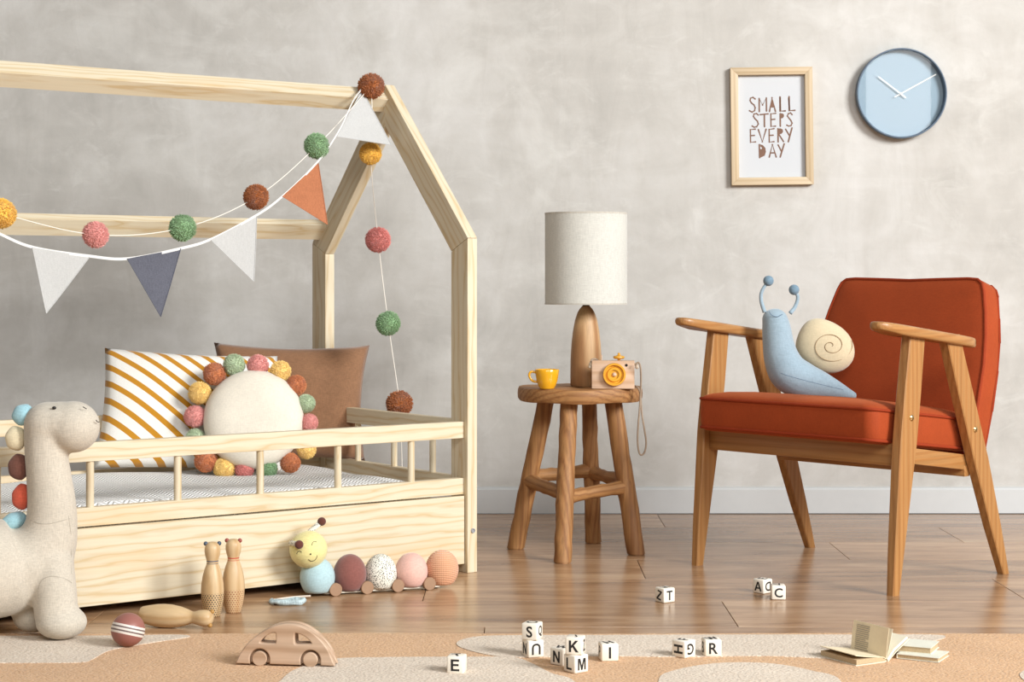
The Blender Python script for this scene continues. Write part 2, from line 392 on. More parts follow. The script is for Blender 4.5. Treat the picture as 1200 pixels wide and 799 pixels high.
# ------------------------------------------------------------ cushions on the bed
def cushion(w, h, t, pinch=.07, nn=28, shear=0):
    b = bmesh.new(); g = {}
    for s in (1, -1):
        for i in range(nn+1):
            for j in range(nn+1):
                u, q = -1+2*i/nn, -1+2*j/nn
                if s == -1 and (i in (0, nn) or j in (0, nn)): g[s, i, j] = g[1, i, j]; continue
                x = u*w/2*(1-pinch*(1-q*q)*abs(u)**3); z = q*h/2*(1-pinch*(1-u*u)*abs(q)**3)
                d = (max(0, (1-u*u)*(1-q*q)))**.42*t/2
                d *= 1+.05*math.sin(7*u+3*q)*math.sin(5*q-2*u)
                g[s, i, j] = b.verts.new((x, -s*d, z+h/2))
        for i in range(nn):
            for j in range(nn):
                f = (g[s, i, j], g[s, i+1, j], g[s, i+1, j+1], g[s, i, j+1]); b.faces.new(f if s == 1 else f[::-1])
    for v_ in b.verts: v_.co.x *= 1+shear*(1-v_.co.z/h)
    return B().add(b)
n = N('striped_linen'); s3 = n.sep(n.coord())
d = n.math('ADD', n.math('MULTIPLY', s3[0], 19.5), n.math('MULTIPLY', s3[2], 19.0))
d = n.math('ADD', d, n.math('MULTIPLY', n.math('MULTIPLY', s3[2], s3[2]), 10.0))
d = n.math('ADD', d, n.math('MULTIPLY', n.math('MULTIPLY', s3[0], s3[0]), 11.0))
fr = n.math('FRACT', n.math('ADD', d, 20.35))
st = n.ramp(fr, [(0, (1, 1, 1, 1)), (.36, (1, 1, 1, 1)), (.37, (0, 0, 0, 1)), (.99, (0, 0, 0, 1)), (1, (1, 1, 1, 1))])
w_ = n.noise(n.coord((600, 600, 600)), 1, 2)
cc = n.mix(st, lin((232, 228, 220)), lin((190, 132, 38)))
n.color(n.mix(1.0, cc, n.ramp(w_, [(.3, (.9, .9, .9, 1)), (.7, (1.03, 1.03, 1.03, 1))]), 'MULTIPLY')); n.set(Roughness=.95, Sheen_Weight=.2, Specular_IOR_Level=.15); n.bump(w_, .3, .001)
o = cushion(.44, .305, .12, .05, shear=.09).obj('striped_cushion', n.m, None, 180)
o.location = at(223, 553, 4.525); o.location.z = .222; o.rotation_euler = (R(-15), R(3.5), R(19)); STRIPED = o
tag(o, 'white square cushion with mustard diagonal stripes on the bed', 'cushion')
o = cushion(.415, .312, .12, .085, shear=-.06).obj('brown_cushion', fabric('brown_cotton', (142, 104, 76), 700, .12, mottling=.1), None, 180)
o.location = at(342, 541, 4.755); o.location.z = .222; o.rotation_euler = (R(-9), R(1.5), R(14))
tag(o, 'plain brown square cushion leaning at the back of the bed', 'cushion')

# pom poms: a core with some nine hundred yarn ends
def pom_mesh(name, r, seed, nst=2600):
    rnd = random.Random(seed); b = bmesh.new(); bmesh.ops.create_icosphere(b, subdivisions=3, radius=r*.93)
    for i in range(nst):
        z = 1-2*(i+.5)/nst; a = i*2.399963+rnd.uniform(-.4, .4); q = math.sqrt(1-z*z)
        d = Vector((q*math.cos(a), q*math.sin(a), z)); d += Vector([rnd.uniform(-.14, .14) for _ in range(3)]); d.normalize()
        t = d.orthogonal().normalized(); w = d.cross(t); Lr = r*rnd.choice((rnd.uniform(.95, 1.05), rnd.uniform(.98, 1.12))); k0 = r*.026; k1 = r*.026
        base = [b.verts.new(d*r*.7+(t*math.cos(k*2.094)+w*math.sin(k*2.094))*k0) for k in range(3)]
        top = [b.verts.new(d*Lr+(t*math.cos(k*2.094)+w*math.sin(k*2.094))*k1) for k in range(3)]
        for k in range(3): b.faces.new((base[k], base[(k+1) % 3], top[(k+1) % 3], top[k]))
        b.faces.new(top)
    return B().add(b).mesh(name, None, 0)
POM = [pom_mesh('pom_pom', 1.0, s) for s in (1, 2, 3)]
for p in POM: p.materials.append(None)
def yarn(name, rgb):
    n = N(name); c = lin(rgb); f = n.noise(n.coord((26, 26, 26)), 1, 2)
    n.color(n.ramp(f, [(.32, scl(c, .84)), (.5, c), (.68, scl(c, 1.1))])); n.set(Roughness=1, Sheen_Weight=.4, Specular_IOR_Level=.05); return n.m
YARN = {'rust': yarn('yarn_rust', (204, 130, 86)), 'brown': yarn('yarn_brown', (164, 98, 56)), 'yellow': yarn('yarn_yellow', (244, 210, 130)),
        'mustard': yarn('yarn_mustard', (238, 192, 88)), 'pink': yarn('yarn_pink', (228, 160, 152)), 'rose': yarn('yarn_rose', (220, 140, 132)),
        'green': yarn('yarn_green', (142, 174, 130)), 'sage': yarn('yarn_sage', (188, 202, 168))}
pcount = 0
def pom(parent, p, r, col, squash=1.0, ang=0):
    global pcount
    o = bpy.data.objects.new('pom_pom', POM[pcount % 3]); C.objects.link(o); pcount += 1
    o.parent = parent; o.location = p; o.scale = (r, r*squash, r); o.rotation_euler = (pcount*1.3, pcount*.7, pcount*2.1)
    o.material_slots[0].link = 'OBJECT'; o.material_slots[0].material = YARN[col]
    o['label'] = {'rust': 'rust brown', 'brown': 'dark brown', 'yellow': 'yellow', 'mustard': 'mustard yellow', 'pink': 'pink', 'rose': 'deep pink', 'green': 'green', 'sage': 'sage green'}[col]+' yarn pom pom'
    return o

# round cushion ringed with pom poms
rc = thing('round_cushion', 'round cream cushion edged with colourful pom poms on the bed', 'cushion', (0, 0, 0))
RCY = 4.41; cen = at(294, 492, RCY); rc.location = (cen.x, cen.y+.03, .224); rc.rotation_euler = (R(-13), 0, R(4)); cz = cen.z-.224
ring = []
for k in range(41):
    t = math.pi*k/40; ring.append((.1235*math.sin(t)**.55 if 0 < k < 40 else 0, -.055*math.cos(t)))
B().lathe(ring, 56, Matrix.Translation((0, 0, cz)) @ Matrix.Rotation(R(90), 4, 'X')).obj('cover', fabric('cream_linen', (226, 216, 199), 800, .06), rc, 180)
pts = [(247, 437, 'rust', 13), (270, 426, 'sage', 12.5), (298, 427, 'pink', 12.5), (325, 434, 'yellow', 12), (344, 451, 'rust', 11.5), (356, 473, 'sage', 10.5), (360, 496, 'pink', 10), (357, 528, 'yellow', 11),
       (338, 544, 'rust', 11.5), (311, 551, 'green', 11.5), (284, 551, 'rose', 11), (261, 550, 'yellow', 12.5), (239, 541, 'rust', 13), (226, 514, 'sage', 11), (225, 488, 'pink', 12.5), (230, 460, 'yellow', 13)]
mi = None
bpy.context.view_layer.update()
for px, py, col, r in pts:
    q = at(px, py, RCY); lx, lz = q.x-cen.x, q.z-cen.z
    pom(rc, (lx, 0, cz+lz), r*RCY/F, col)

# ------------------------------------------------------------ garlands on the ridge beam
def spline(pts, sub=6):
    pts = [Vector(p) for p in pts]; out = []
    P = [2*pts[0]-pts[1]]+pts+[2*pts[-1]-pts[-2]]
    for i in range(1, len(P)-2):
        for k in range(sub):
            t = k/sub; p0, p1, p2, p3 = P[i-1:i+3]
            out.append(.5*((2*p1)+(p2-p0)*t+(2*p0-5*p1+4*p2-p3)*t*t+(3*p1-p0-3*p2+p3)*t**3))
    return out+[pts[-1]]
COTTON = plain('cotton_string', (236, 230, 218), .9, .05, bump=.3, bs=600)
pg = thing('pom_pom_garland', 'string garland of coloured pom poms draped over the bed ridge and hanging down', 'garland')
V1 = .315
pp = [bed(-95, 224, V1), bed(0, 250, V1), bed(112, 275, V1), bed(214, 267, V1), bed(300, 231, V1), bed(371, 171, V1), at(435, 101, 4.56)]
hang = [at(434, 180, 4.575), at(443, 281, 4.64), at(455, 379, 4.66), at(468, 473, 4.69), at(471, 540, 4.70)]
floor_end = Vector((hang[-1].x+.005, 4.71, .004))
B().tube(spline([BM @ Vector((-1.475, .345, 1.19)), BM @ Vector((-1.45, V1, 1.13)), bed(-150, 188, V1)]+pp, 8)[:-1]+[pp[-1]], .0011, 6).obj('string', COTTON, pg)
B().tube(spline([pp[-1], at(436, 135, 4.555), hang[0]]+hang[1:]+[floor_end], 5), .0011, 6).obj('string', COTTON, pg)
for p, r, c in zip(pp+hang[:4], (17, 18, 15, 15.2, 14.6, 14.6, 15, 12.5, 14.2, 14, 15), ('pink', 'mustard', 'pink', 'green', 'brown', 'green', 'brown', 'mustard', 'rose', 'green', 'brown')):
    pom(pg, p, r*p.y/F, c, .95)

bg_ = thing('bunting_garland', 'white tape with triangular cloth pennants strung under the bed ridge', 'bunting')
V2 = .30
tape = [BM @ Vector((-1.478, .345, 1.185)), BM @ Vector((-1.46, V2+.01, 1.12)), bed(-150, 178, V2), bed(-60, 244, V2), bed(0, 274, V2), bed(40, 290, V2), bed(105, 300, V2), bed(150, 303, V2), bed(212, 291, V2), bed(248, 280, V2), bed(301, 252, V2), bed(331, 230, V2), bed(372, 190, V2), bed(398, 152, V2), bed(413, 120, V2), at(424, 104, 4.55)]
sp = spline(tape, 6); tp = []
for p in sp: tp.append([p+Vector((0, -.0006, .0032)), p+Vector((0, -.0006, -.0032)), p+Vector((0, .0006, -.0032)), p+Vector((0, .0006, .0032))])
TAPE = fabric('white_cotton_tape', (222, 221, 217), 900, .05)
B().loft(tp).obj('tape', TAPE, bg_)
def cloth(name, corners, m, lab, waves=.006, nn=14, dy=None):
    'a small sewn flag: corners a, b along the tape, c the point'
    a, b_, c = [Vector(q) for q in corners]; b = bmesh.new(); vs = {}
    up = Vector((0, -1, 0))
    for s in (0, 1):
        for i in range(nn+1):
            for j in range(nn+1-i):
                u, v_ = i/nn, j/nn; p = a+(b_-a)*u+(c-a)*v_
                off = waves*math.sin(u*5+v_*2.2)*v_*(1-.2*u)+(dy(u, v_) if dy else 0)
                edge = (i == 0 or j == 0 or i+j == nn)
                vs[s, i, j] = b.verts.new(p+up*(off+(.0006 if s else -.0006)))
        for i in range(nn):
            for j in range(nn-i):
                f = [(vs[s, i, j], vs[s, i+1, j], vs[s, i, j+1])]
                if i+j < nn-1: f.append((vs[s, i+1, j], vs[s, i+1, j+1], vs[s, i, j+1]))
                for q in f: b.faces.new(q if s else q[::-1])
    rim = [(i, 0) for i in range(nn)]+[(nn-j, j) for j in range(nn)]+[(0, nn-j) for j in range(nn)]
    for k in range(len(rim)):
        p, q = rim[k], rim[(k+1) % len(rim)]; b.faces.new((vs[0, p[0], p[1]], vs[0, q[0], q[1]], vs[1, q[0], q[1]], vs[1, p[0], p[1]]))
    bmesh.ops.recalc_face_normals(b, faces=b.faces)
    o = B().add(b).obj('pennant', m, bg_, 50); o['label'] = lab
    # stitched hem: a thin raised welt down both sides
    h = B()
    for p, q in ((a, c), (b_, c)):
        h.tube([p+(q-p)*t+up*.0012+up*(waves*math.sin((0 if p is a else 5*(1-t))+t*2.2)*t*(1-.2*(0 if p is a else 1-t))+(dy(0 if p is a else 1-t, t) if dy else 0)) for t in [k/10 for k in range(11)]], .0011, 5)
    h.obj('hem', m, o)
    return o
WHITE_L = fabric('white_linen', (188, 187, 184), 800, .06, mottling=.03); NAVY_L = fabric('slate_blue_linen', (94, 95, 105), 800, .14); RUST_L = fabric('terracotta_linen', (176, 112, 78), 800, .12)
cloth('f', (bed(-62, 247, V2), bed(-4, 273, V2), bed(-48, 345, V2)), NAVY_L, 'slate blue pennant')
cloth('f', (bed(38, 290, V2), bed(105, 301, V2), bed(55, 367, V2)), WHITE_L, 'white pennant at the left')
cloth('f', (bed(149, 303, V2), bed(212, 291, V2), bed(189, 371, V2)), NAVY_L, 'slate blue pennant')
cloth('f', (bed(247, 281, V2), bed(301, 253, V2), bed(298, 330, V2)), WHITE_L, 'white pennant beside the slate blue one')
cloth('f', (bed(331, 230, V2), bed(373, 191, V2), bed(384, 263, V2)), RUST_L, 'terracotta pennant')
cloth('f', (bed(395, 160, V2), at(424, 105, 4.555), at(459, 170, 4.54)), WHITE_L, 'white pennant twisted at the ridge', .004)

# ------------------------------------------------------------ rustic stool
st = thing('stool', 'rustic brown wooden four legged stool with a round top', 'stool', (.167, 4.63, 0))
so = Vector((.167, 4.63, 0)); rnd = random.Random(11)
prof = []; N_ = 64
def seat_r(a): return .147+.006*math.cos(2*a+.4)+.004*math.sin(3*a+1)+.002*math.sin(7*a)
rings = []
for f_, z in ((.90, .390), (.975, .3915), (1.0, .398), (1.005, .409), (1.0, .420), (.98, .4255), (.93, .427), (.6, .4268), (.25, .427), (.02, .427)):
    rings.append([((seat_r(2*math.pi*k/N_)*f_*1.04+.006), 0, 0) and (math.cos(2*math.pi*k/N_)*seat_r(2*math.pi*k/N_)*f_*1.04+.005, math.sin(2*math.pi*k/N_)*seat_r(2*math.pi*k/N_)*f_, z+.0012*math.sin(5*math.pi*k/N_*2)*(f_ < .99)) for k in range(N_)])
B().loft(rings).obj('stool_top', STOOLW['X'], st, 40)
legs = {'l': ((.009, 4.70), (.0885, 4.675)), 'f': ((.125, 4.446+.02), (.144, 4.55)), 'b': ((.217, 4.807), (.2025, 4.75)), 'r': ((.3175, 4.60), (.2577, 4.62))}
def legp(k, z):
    a, c = legs[k]; t = z/.392; return Vector((a[0]+(c[0]-a[0])*t, a[1]+(c[1]-a[1])*t, z))-so
for k, (r0, r1) in {'l': (.0225, .0215), 'f': (.0225, .0215), 'b': (.0215, .02), 'r': (.0235, .0225)}.items():
    pts, rad = [], []
    for i in range(15):
        z = .392*i/14; p = legp(k, z); pts.append(p+Vector((rnd.uniform(-1, 1), rnd.uniform(-1, 1), 0))*.0012)
        rad.append((r0+(r1-r0)*i/14)*(1+.05*math.exp(-((z-.17)/.03)**2))+rnd.uniform(-.0006, .0006))
    # flat-cut foot
    lo = B().tube(pts, rad, 20)
    b = lo.bm
    for v_ in b.verts:
        if v_.co.z < .012 and (v_.co-pts[0]).length < .04: v_.co.z = max(0, .0) if (v_.co-pts[0]).length < .03 else v_.co.z
    bmesh.ops.bevel(b, geom=[e for e in b.edges if all(abs(q.co.z) < 1e-5 for q in e.verts)], offset=.0025, segments=2, affect='EDGES')
    o = lo.obj('leg', STOOLW['Z'], st, 50)
for k1, k2, z1, z2 in (('l', 'f', .178, .165), ('f', 'r', .160, .172), ('r', 'b', .185, .19), ('b', 'l', .195, .19)):
    p, q = legp(k1, z1), legp(k2, z2); pts = []; rad = []; ln = (q-p).length
    for i in range(13):
        t = i/12; pts.append(Vector((ln*t+rnd.uniform(-1, 1)*.001, rnd.uniform(-1, 1)*.0012, rnd.uniform(-1, 1)*.0012))); rad.append(.0165+.0045*(abs(2*t-1)**3)+rnd.uniform(-.0012, .0012))
    o = B().tube(pts, rad, 16).obj('stretcher', STOOLW['X'], st, 50); o.location = p; o.rotation_euler = (q-p).to_track_quat('X', 'Z').to_euler()
TOPZ = .4275

# ------------------------------------------------------------ table lamp
LC = Vector((.19, 4.63, TOPZ)); lp = thing('table_lamp', 'table lamp with a cream drum shade and bullet shaped wooden base on the stool', 'lamp', LC)
pr = [(0, 0), (.037, 0), (.0402, .004), (.0405, .03), (.040, .07), (.0375, .11), (.034, .14), (.0285, .17), (.022, .189), (.016, .199), (.011, .2045), (.010, .206), (0, .206)]
B().lathe(pr, 40).obj('lamp_base', LAMPW, lp)
DARK = plain('dark_metal', (40, 34, 30), .5, .05)
B().lathe([(0, .204), (.009, .204), (.009, .232), (.013, .232), (.013, .262), (0, .262)], 20).obj('socket', DARK, lp)
SHADE = fabric('shade_linen', (202, 200, 191), 520, .07, mottling=.02); SHADE.node_tree.nodes['Principled BSDF'].inputs['Roughness'].default_value = .9
sr, s0, s1 = .1055, .210, .4445
B().lathe([(sr-.0015, s0), (sr, s0), (sr, s1), (sr-.0015, s1), (sr-.0015, s0)], 72).obj('lamp_shade', SHADE, lp)
TRIM = fabric('shade_trim_linen', (190, 184, 172), 520, .07)
for z in (s0+.002, s1-.002): B().lathe([(sr+.0006, z-.002), (sr+.0006, z+.002), (sr-.002, z+.002), (sr-.002, z-.002), (sr+.0006, z-.002)], 72).obj('shade_trim', TRIM, lp)
w = B()
for k in range(3):
    a = k*2.094; w.tube([(0, 0, s0+.03), (math.cos(a)*(sr-.001), math.sin(a)*(sr-.001), s0+.004)], .0012, 6)
w.obj('shade_spider', DARK, lp)
bl = B().lathe([(0, .262), (.012, .262), (.014, .28), (.026, .31), (.030, .333), (.025, .356), (.012, .366), (0, .368)], 24).obj('bulb', plain('opal_glass', (240, 238, 232), .3, .01), lp)

# ------------------------------------------------------------ mustard espresso cup
cp = at(641, 456, 4.53); cp.z = TOPZ; cup = thing('coffee_cup', 'small mustard yellow coffee cup on the stool, left of the lamp', 'cup', cp)
GLAZE = plain('mustard_glaze', (226, 164, 28), .22, .05, 20, coat=.3)
pr = [(0, 0), (.018, 0), (.0185, .002), (.0215, .006), (.0265, .02), (.0292, .036), (.0305, .0475), (.0298, .0485), (.0285, .047), (.0272, .036), (.0243, .02), (.019, .008), (0, .006)]
B().lathe(pr, 40).obj('cup_body', GLAZE, cup, 180)
hp = [(-.0285, 0, .0405), (-.036, 0, .0425), (-.0425, 0, .040), (-.0445, 0, .033), (-.041, 0, .0245), (-.034, 0, .0185), (-.0235, 0, .0165)]
B().tube(spline(hp, 4), .0032, 10).obj('cup_handle', GLAZE, cup)

# ------------------------------------------------------------ toy camera
tcp = at(718.5, 457, 4.535); tcp.z = TOPZ; tc = thing('toy_camera', 'wooden toy camera with a yellow lens and cord strap on the stool', 'toy camera', tcp, R(-3))
B().box((-.0535, -.014, 0), (.0535, .014, .0705), bevel=.0015).obj('camera_body', TOYW, tc)
YEL = plain('toy_yellow_paint', (226, 164, 46), .4, .03)
M_ = Matrix.Translation((.003, -.014, .036)) @ Matrix.Rotation(R(90), 4, 'X')
B().lathe([(0, .006), (.011, .006), (.012, .0105), (.017, .0105), (.019, .005), (.0225, .005), (.024, .0125), (.0275, .0125), (.0285, .010), (.0285, 0), (0, 0)], 44, M_).obj('lens', YEL, tc)
B().lathe([(0, .012), (.003, .0115), (.0055, .009), (.006, .004)], 20, M_).obj('lens_button', TOYW, tc)
B().lathe([(0, 0), (.0035, 0), (.0035, .003), (.0115, .004), (.0145, .007), (.0138, .0105), (.006, .0125), (.003, .014), (.0035, .0165), (.0018, .019), (0, .0195)], 28, Matrix.Translation((.0145, 0, .0705))).obj('shutter_knob', YEL, tc)
B().tube([(-.029, 0, .070), (-.029, 0, .0845)], .0014, 8).obj('peg', TOYW, tc)
B().lathe([(0, .0004), (.0036, .0004), (.0036, -.0005)], 20, Matrix.Translation((.033, -.014, .059)) @ Matrix.Rotation(R(90), 4, 'X')).obj('viewfinder_hole', plain('hole_dark', (40, 30, 24), .9), tc)
CORD = plain('grey_brown_cord', (158, 138, 118), .9, .12, 200, bump=.6, bs=900); KNOT = plain('cord_knot', (206, 190, 168), .9, .1, bump=.5, bs=500)
for x in (-.0565, .0585):
    k = B(); k.ball((x, -.002, .0605), (.005, .006, .0055), 14).ball((x*1.02, -.004, .054), (.0048, .005, .005), 12)
    k.obj('knot', KNOT, tc)
B().tube(spline([(-.057, 0, .063), (-.054, .004, .071), (-.046, .008, .0735), (-.038, .012, .069), (-.034, .0165, .055)], 5), .0024, 8).obj('strap', CORD, tc)
def tcl(px, py, dy=0.0): return tc_inv @ at(px, py, 4.50+dy)
tc_inv = (Matrix.Translation(tcp) @ Matrix.Rotation(R(-3), 4, 'Z')).inverted()
lp1 = [tcl(745, 428), tcl(748, 424.5), tcl(750.5, 430), tcl(751.2, 445, .01), tcl(750.6, 462, .02), tcl(749.5, 480, .02), tcl(747.8, 500, .02), tcl(747.3, 518, .02), tcl(749, 530, .02), tcl(752, 533, .02), tcl(755.6, 529, .02), tcl(757.2, 518, .02), tcl(755, 502, .02), tcl(752.2, 485, .025), tcl(751, 468, .025), tcl(749.5, 458, .03), tcl(746, 453, .045), tcl(742, 452.5, .07)]
B().tube(spline(lp1, 5), .0023, 9).obj('strap', CORD, tc)

# ------------------------------------------------------------ armchair (local: x along its front towards the camera's right, y towards its back)
CA = math.atan2(-.737, .676); CP = Vector((.6505, 4.22, 0))
ch = thing('armchair', 'burnt orange upholstered armchair with angled wooden legs and arms', 'armchair', CP, CA)
CHM = Matrix.Translation(CP) @ Matrix.Rotation(CA, 4, 'Z')
VEL = fabric('orange_velvet', (156, 63, 27), 700, .07, rough=.75, sheen=.35, bump=.2, mottling=.06, spec=.2)
VEL.node_tree.nodes['Principled BSDF'].inputs['Sheen Tint'].default_value = lin((236, 150, 96))
PIPE = fabric('orange_piping', (146, 54, 24), 700, .07, rough=.8, sheen=0)
BRASS = plain('brass', (196, 168, 120), .28, .03, metal=1)
def leg(x, secs, name, xi):
    'secs: (z, y centre, width along y, thickness along x, x offset)'
    rings = []
    for z, y, wd, th, dx in secs:
        c_ = .0025
        rings.append([(x+dx+sx*(th/2-ix*c_), y+sy*(wd/2-iy*c_), z) for sx, sy, ix, iy in ((-1, -1, 1, 0), (-1, -1, 0, 1), (-1, 1, 0, 1), (-1, 1, 1, 0), (1, 1, 1, 0), (1, 1, 0, 1), (1, -1, 0, 1), (1, -1, 1, 0))])
    return B().loft(rings).obj(name, CHARW_(xi), ch, 30)
def CHARW_(a): return CHAIRW[a]
for s in (-1, 1):
    x = .289*s
    f = leg(x, [(0, 0, .024, .02, 0), (.10, .012, .036, .023, 0), (.33, .043, .062, .026, 0), (.45, .060, .062, .026, 0), (.585, .079, .056, .026, 0)], 'leg', 'Z')
    r = leg(x, [(0, .442, .024, .02, 0), (.12, .394, .044, .024, 0), (.28, .332, .060, .026, 0), (.45, .264, .060, .026, 0), (.575, .215, .056, .026, 0)], 'leg', 'Z')
    for lg, z, y in ((f, .392, .052), (r, .352, .304)):
        B().lathe([(.0075, 0), (.0072, .0015), (.005, .0032), (.002, .0042), (0, .0044)], 20, Matrix.Translation((x+s*.013, y, z)) @ Matrix.Rotation(R(90*s), 4, 'Y')).obj('bolt_cap', BRASS, lg)
    # arm: a paddle with rounded ends, falling gently to the back
    pl = []
    for i in range(48):
        a = 2*math.pi*i/48; cx_, sy_ = math.cos(a), math.sin(a)
        px_ = math.copysign(abs(cx_)**.75, cx_); py_ = math.copysign(abs(sy_)**.42, sy_)
        pl.append((x+px_*(.029-.006*py_), .124+.192*py_))
    am = B().prism(pl, 0, .024, 'XY', .007, seg=3)
    for v_ in am.bm.verts: v_.co.z += .5855-.118*(v_.co.y+.066)-.006*max(0, (-v_.co.y)/.07)*(v_.co.z < .012)*-1
    am.obj('armrest', CHAIRW['Y'], ch, 50)
# seat frame
B().box((-.276, .03, .283), (.276, .052, .334), bevel=.002).obj('front_rail', CHAIRW['X'], ch, 30)
B().box((-.276, .30, .240), (.276, .322, .266), bevel=.002).obj('back_rail', CHAIRW['X'], ch, 30)
for s in (-1, 1):
    m_ = B().box((s*.265-.010, .05, -.018), (s*.265+.010, .375, .018), bevel=.002)
    for v_ in m_.bm.verts: v_.co.z += .308-.135*(v_.co.y-.05)
    m_.obj('side_rail', CHAIRW['Y'], ch, 30)
# seat cushion: rounded slab, crowned, sloping back, with piping round its top and bottom edges
def slab(hw, y0, y1, t, crown, r=.03, nn=14):
    def outline(k, inset):
        pts = []
        for cx_, cy_, a0 in ((hw-r, y1-r, 0), (-hw+r, y1-r, 90), (-hw+r, y0+r, 180), (hw-r, y0+r, 270)):
            for i in range(nn+1):
                a = R(a0+90*i/nn); pts.append((cx_+(r-inset)*math.cos(a) if True else 0, cy_+(r-inset)*math.sin(a)))
        return pts
    return outline
ol = slab(.262, -.035, .365, .075, .02)
rings = []
def cen_scale(pts, k): return [(p[0]*k, .165+(p[1]-.165)*k) for p in pts]
def slope(x, y): return -.113*(y+.03)
for k, z in ((.55, -.078), (.9, -.078), (.965, -.077), (.99, -.072), (1.0, -.064), (1.006, -.04), (1.004, -.012), (1.0, -.004), (.99, .003), (.97, .0075), (.92, .013), (.8, .020), (.6, .025), (.35, .027), (.1, .0275)):
    pts = cen_scale(ol(0, 0), k); rings.append([(x, y, .4135+z+slope(x, y)) for x, y in pts])
B().loft(rings).obj('seat', VEL, ch, 180)
pb = B()
for zz, kk in ((-.001, 1.004), (-.070, 1.0)):
    pts = cen_scale(ol(0, 0), kk); pb.tube([(x, y, .4135+zz+slope(x, y)) for x, y in pts], .0036, 8, closed=True)
pb.obj('seat_piping', PIPE, ch)
# backrest: local plane (x, s) leaning back
b0 = Vector((0, .345, .29)); bdir = Vector((0, .125, .415)).normalized(); bn = bdir.cross(Vector((1, 0, 0))) * -1
if bn.y < 0: bn = -bn
HB = .4345
half = [(.250, 0), (.254, .03), (.255, .12), (.253, .22), (.245, .29), (.2335, .35), (.219, .405), (.211, .423), (.198, .4325), (.17, .4345), (.08, .4325)]
outl = [(x, s_) for x, s_ in half]+[(0, .430)]+[(-x, s_) for x, s_ in half[::-1]]
outl = [(p.x, p.y) for p in [Vector((a, c_, 0)) for a, c_ in outl]]
# the left upper corner is cut more than the right by the way the cloth is pulled
def bp(x, s_, t): return b0+Vector((x, 0, 0))+bdir*s_+bn*t
def sc_(k): return [(x*k, .215+(s_-.215)*k) for x, s_ in outl]
rings = []
for k, t in ((.3, -.004), (.6, -.003), (.85, .001), (.95, .004), (.985, .0065), (1.0, .011), (1.004, .03), (1.004, .06), (1.0, .068), (.975, .073), (.9, .076), (.5, .079)):
    rings.append([bp(x, s_, t) for x, s_ in sc_(k)])
B().loft(rings).obj('backrest', VEL, ch, 180)
B().tube([bp(x, s_, .0075) for x, s_ in sc_(.996)], .004, 8, closed=True).obj('back_piping', PIPE, ch)
B().tube([bp(x+.0012*math.sin(i*1.57), s_, .069) for i, (x, s_) in enumerate([p for q in zip(sc_(1.0), sc_(1.0)) for p in q])], .0034, 6, closed=True).obj('back_seam', PIPE, ch)

# ------------------------------------------------------------ plush snail on the seat
SY = 4.47
BLUE = fabric('pale_blue_plush', (147, 166, 177), 500, .07, mottling=.09, sheen=.5); SHELL = fabric('cream_plush', (204, 187, 154), 500, .05, mottling=.05, sheen=.4)
sn = thing('plush_snail', 'pale blue plush snail with a cream shell on the armchair seat', 'plush toy')
b = B(); path = [(908, 373, 15), (910, 385, 17), (912, 402, 18.5), (916, 420, 21), (925, 437, 23.5), (942, 446, 22), (960, 451, 17.5), (978, 456.5, 12), (992, 461, 7.5), (1004, 464, 3)]
ps = [at(x, y, SY) for x, y, r_ in path]; rs = [r_*SY/F for *_, r_ in path]
b.tube(spline(ps, 4), [v_.x for v_ in spline([(r_, 0, 0) for r_ in rs], 4)], 20, flat=1.0)
b.ball(ps[0]+Vector((0, 0, -.002)), (rs[0]*1.0, rs[0]*1.0, rs[0]*.85), 24)
snb = blob(b, .004, 8); link_mesh('body', snb, BLUE, sn)
for base, mid_, mid2, tip in (((896, 366), (892, 352), (893, 341), (900.5, 329)), ((926, 367), (932, 359), (935, 348), (930.5, 339.5))):
    pts = [at(x, y, SY-.004*(i == 0)) for i, (x, y) in enumerate((base, mid_, mid2, tip))]
    an = B().tube(spline(pts, 5), [.0052-.0012*k/15 for k in range(16)], 10).obj('antenna', BLUE, sn, 180)
    B().ball(pts[-1], 6.2*SY/F, 18).obj('antenna_ball', fabric('blue_felt_ball', (116, 140, 156), 500, .1), an, 180)
sc = at(966, 406, SY+.055); sr_ = (36*SY/F, .04, 31.5*SY/F)
sb = B().ball((0, 0, 0), sr_, 36)
for v_ in sb.bm.verts:
    a = math.atan2(v_.co.z, v_.co.x); v_.co.x *= 1+.05*math.sin(3*a+.6); v_.co.z *= 1+.05*math.sin(2*a+1.0)
Ms = Matrix.Translation(sc) @ Matrix.Rotation(R(38), 4, 'Y')
sb.add(bmesh.new()); bmesh.ops.transform(sb.bm, matrix=Ms, verts=sb.bm.verts)
shl = sb.obj('shell', SHELL, sn, 180)
spi = []
for i in range(70):
    t = i/69; a = -4.2*math.pi*t+.3; rr = 1.5+23.5*t**1.1; spi.append(hit(974+rr*math.cos(a)*1.02, 405+rr*math.sin(a)*.85, sc, (sr_[0]*1.0, sr_[1]*1.02, sr_[2]*1.05)))
THREAD = plain('brown_thread', (150, 124, 92), .9)
B().tube(spi, .0008, 5).obj('spiral_stitch', THREAD, shl)
bt = plain('blue_thread', (92, 112, 134), .9)
B().tube(spline([at(x, y, SY-15.6*SY/F*.96) for x, y in ((901, 365), (905, 369.5), (911, 371), (917, 368))], 4), .0007, 5).obj('smile_stitch', bt, sn)
B().tube(surf(snb, [(915+k*5.2, 437+13.5*(k/14)**.8+6*(k/14)) for k in range(15)], .0002), .0005, 5).obj('belly_seam', bt, sn)

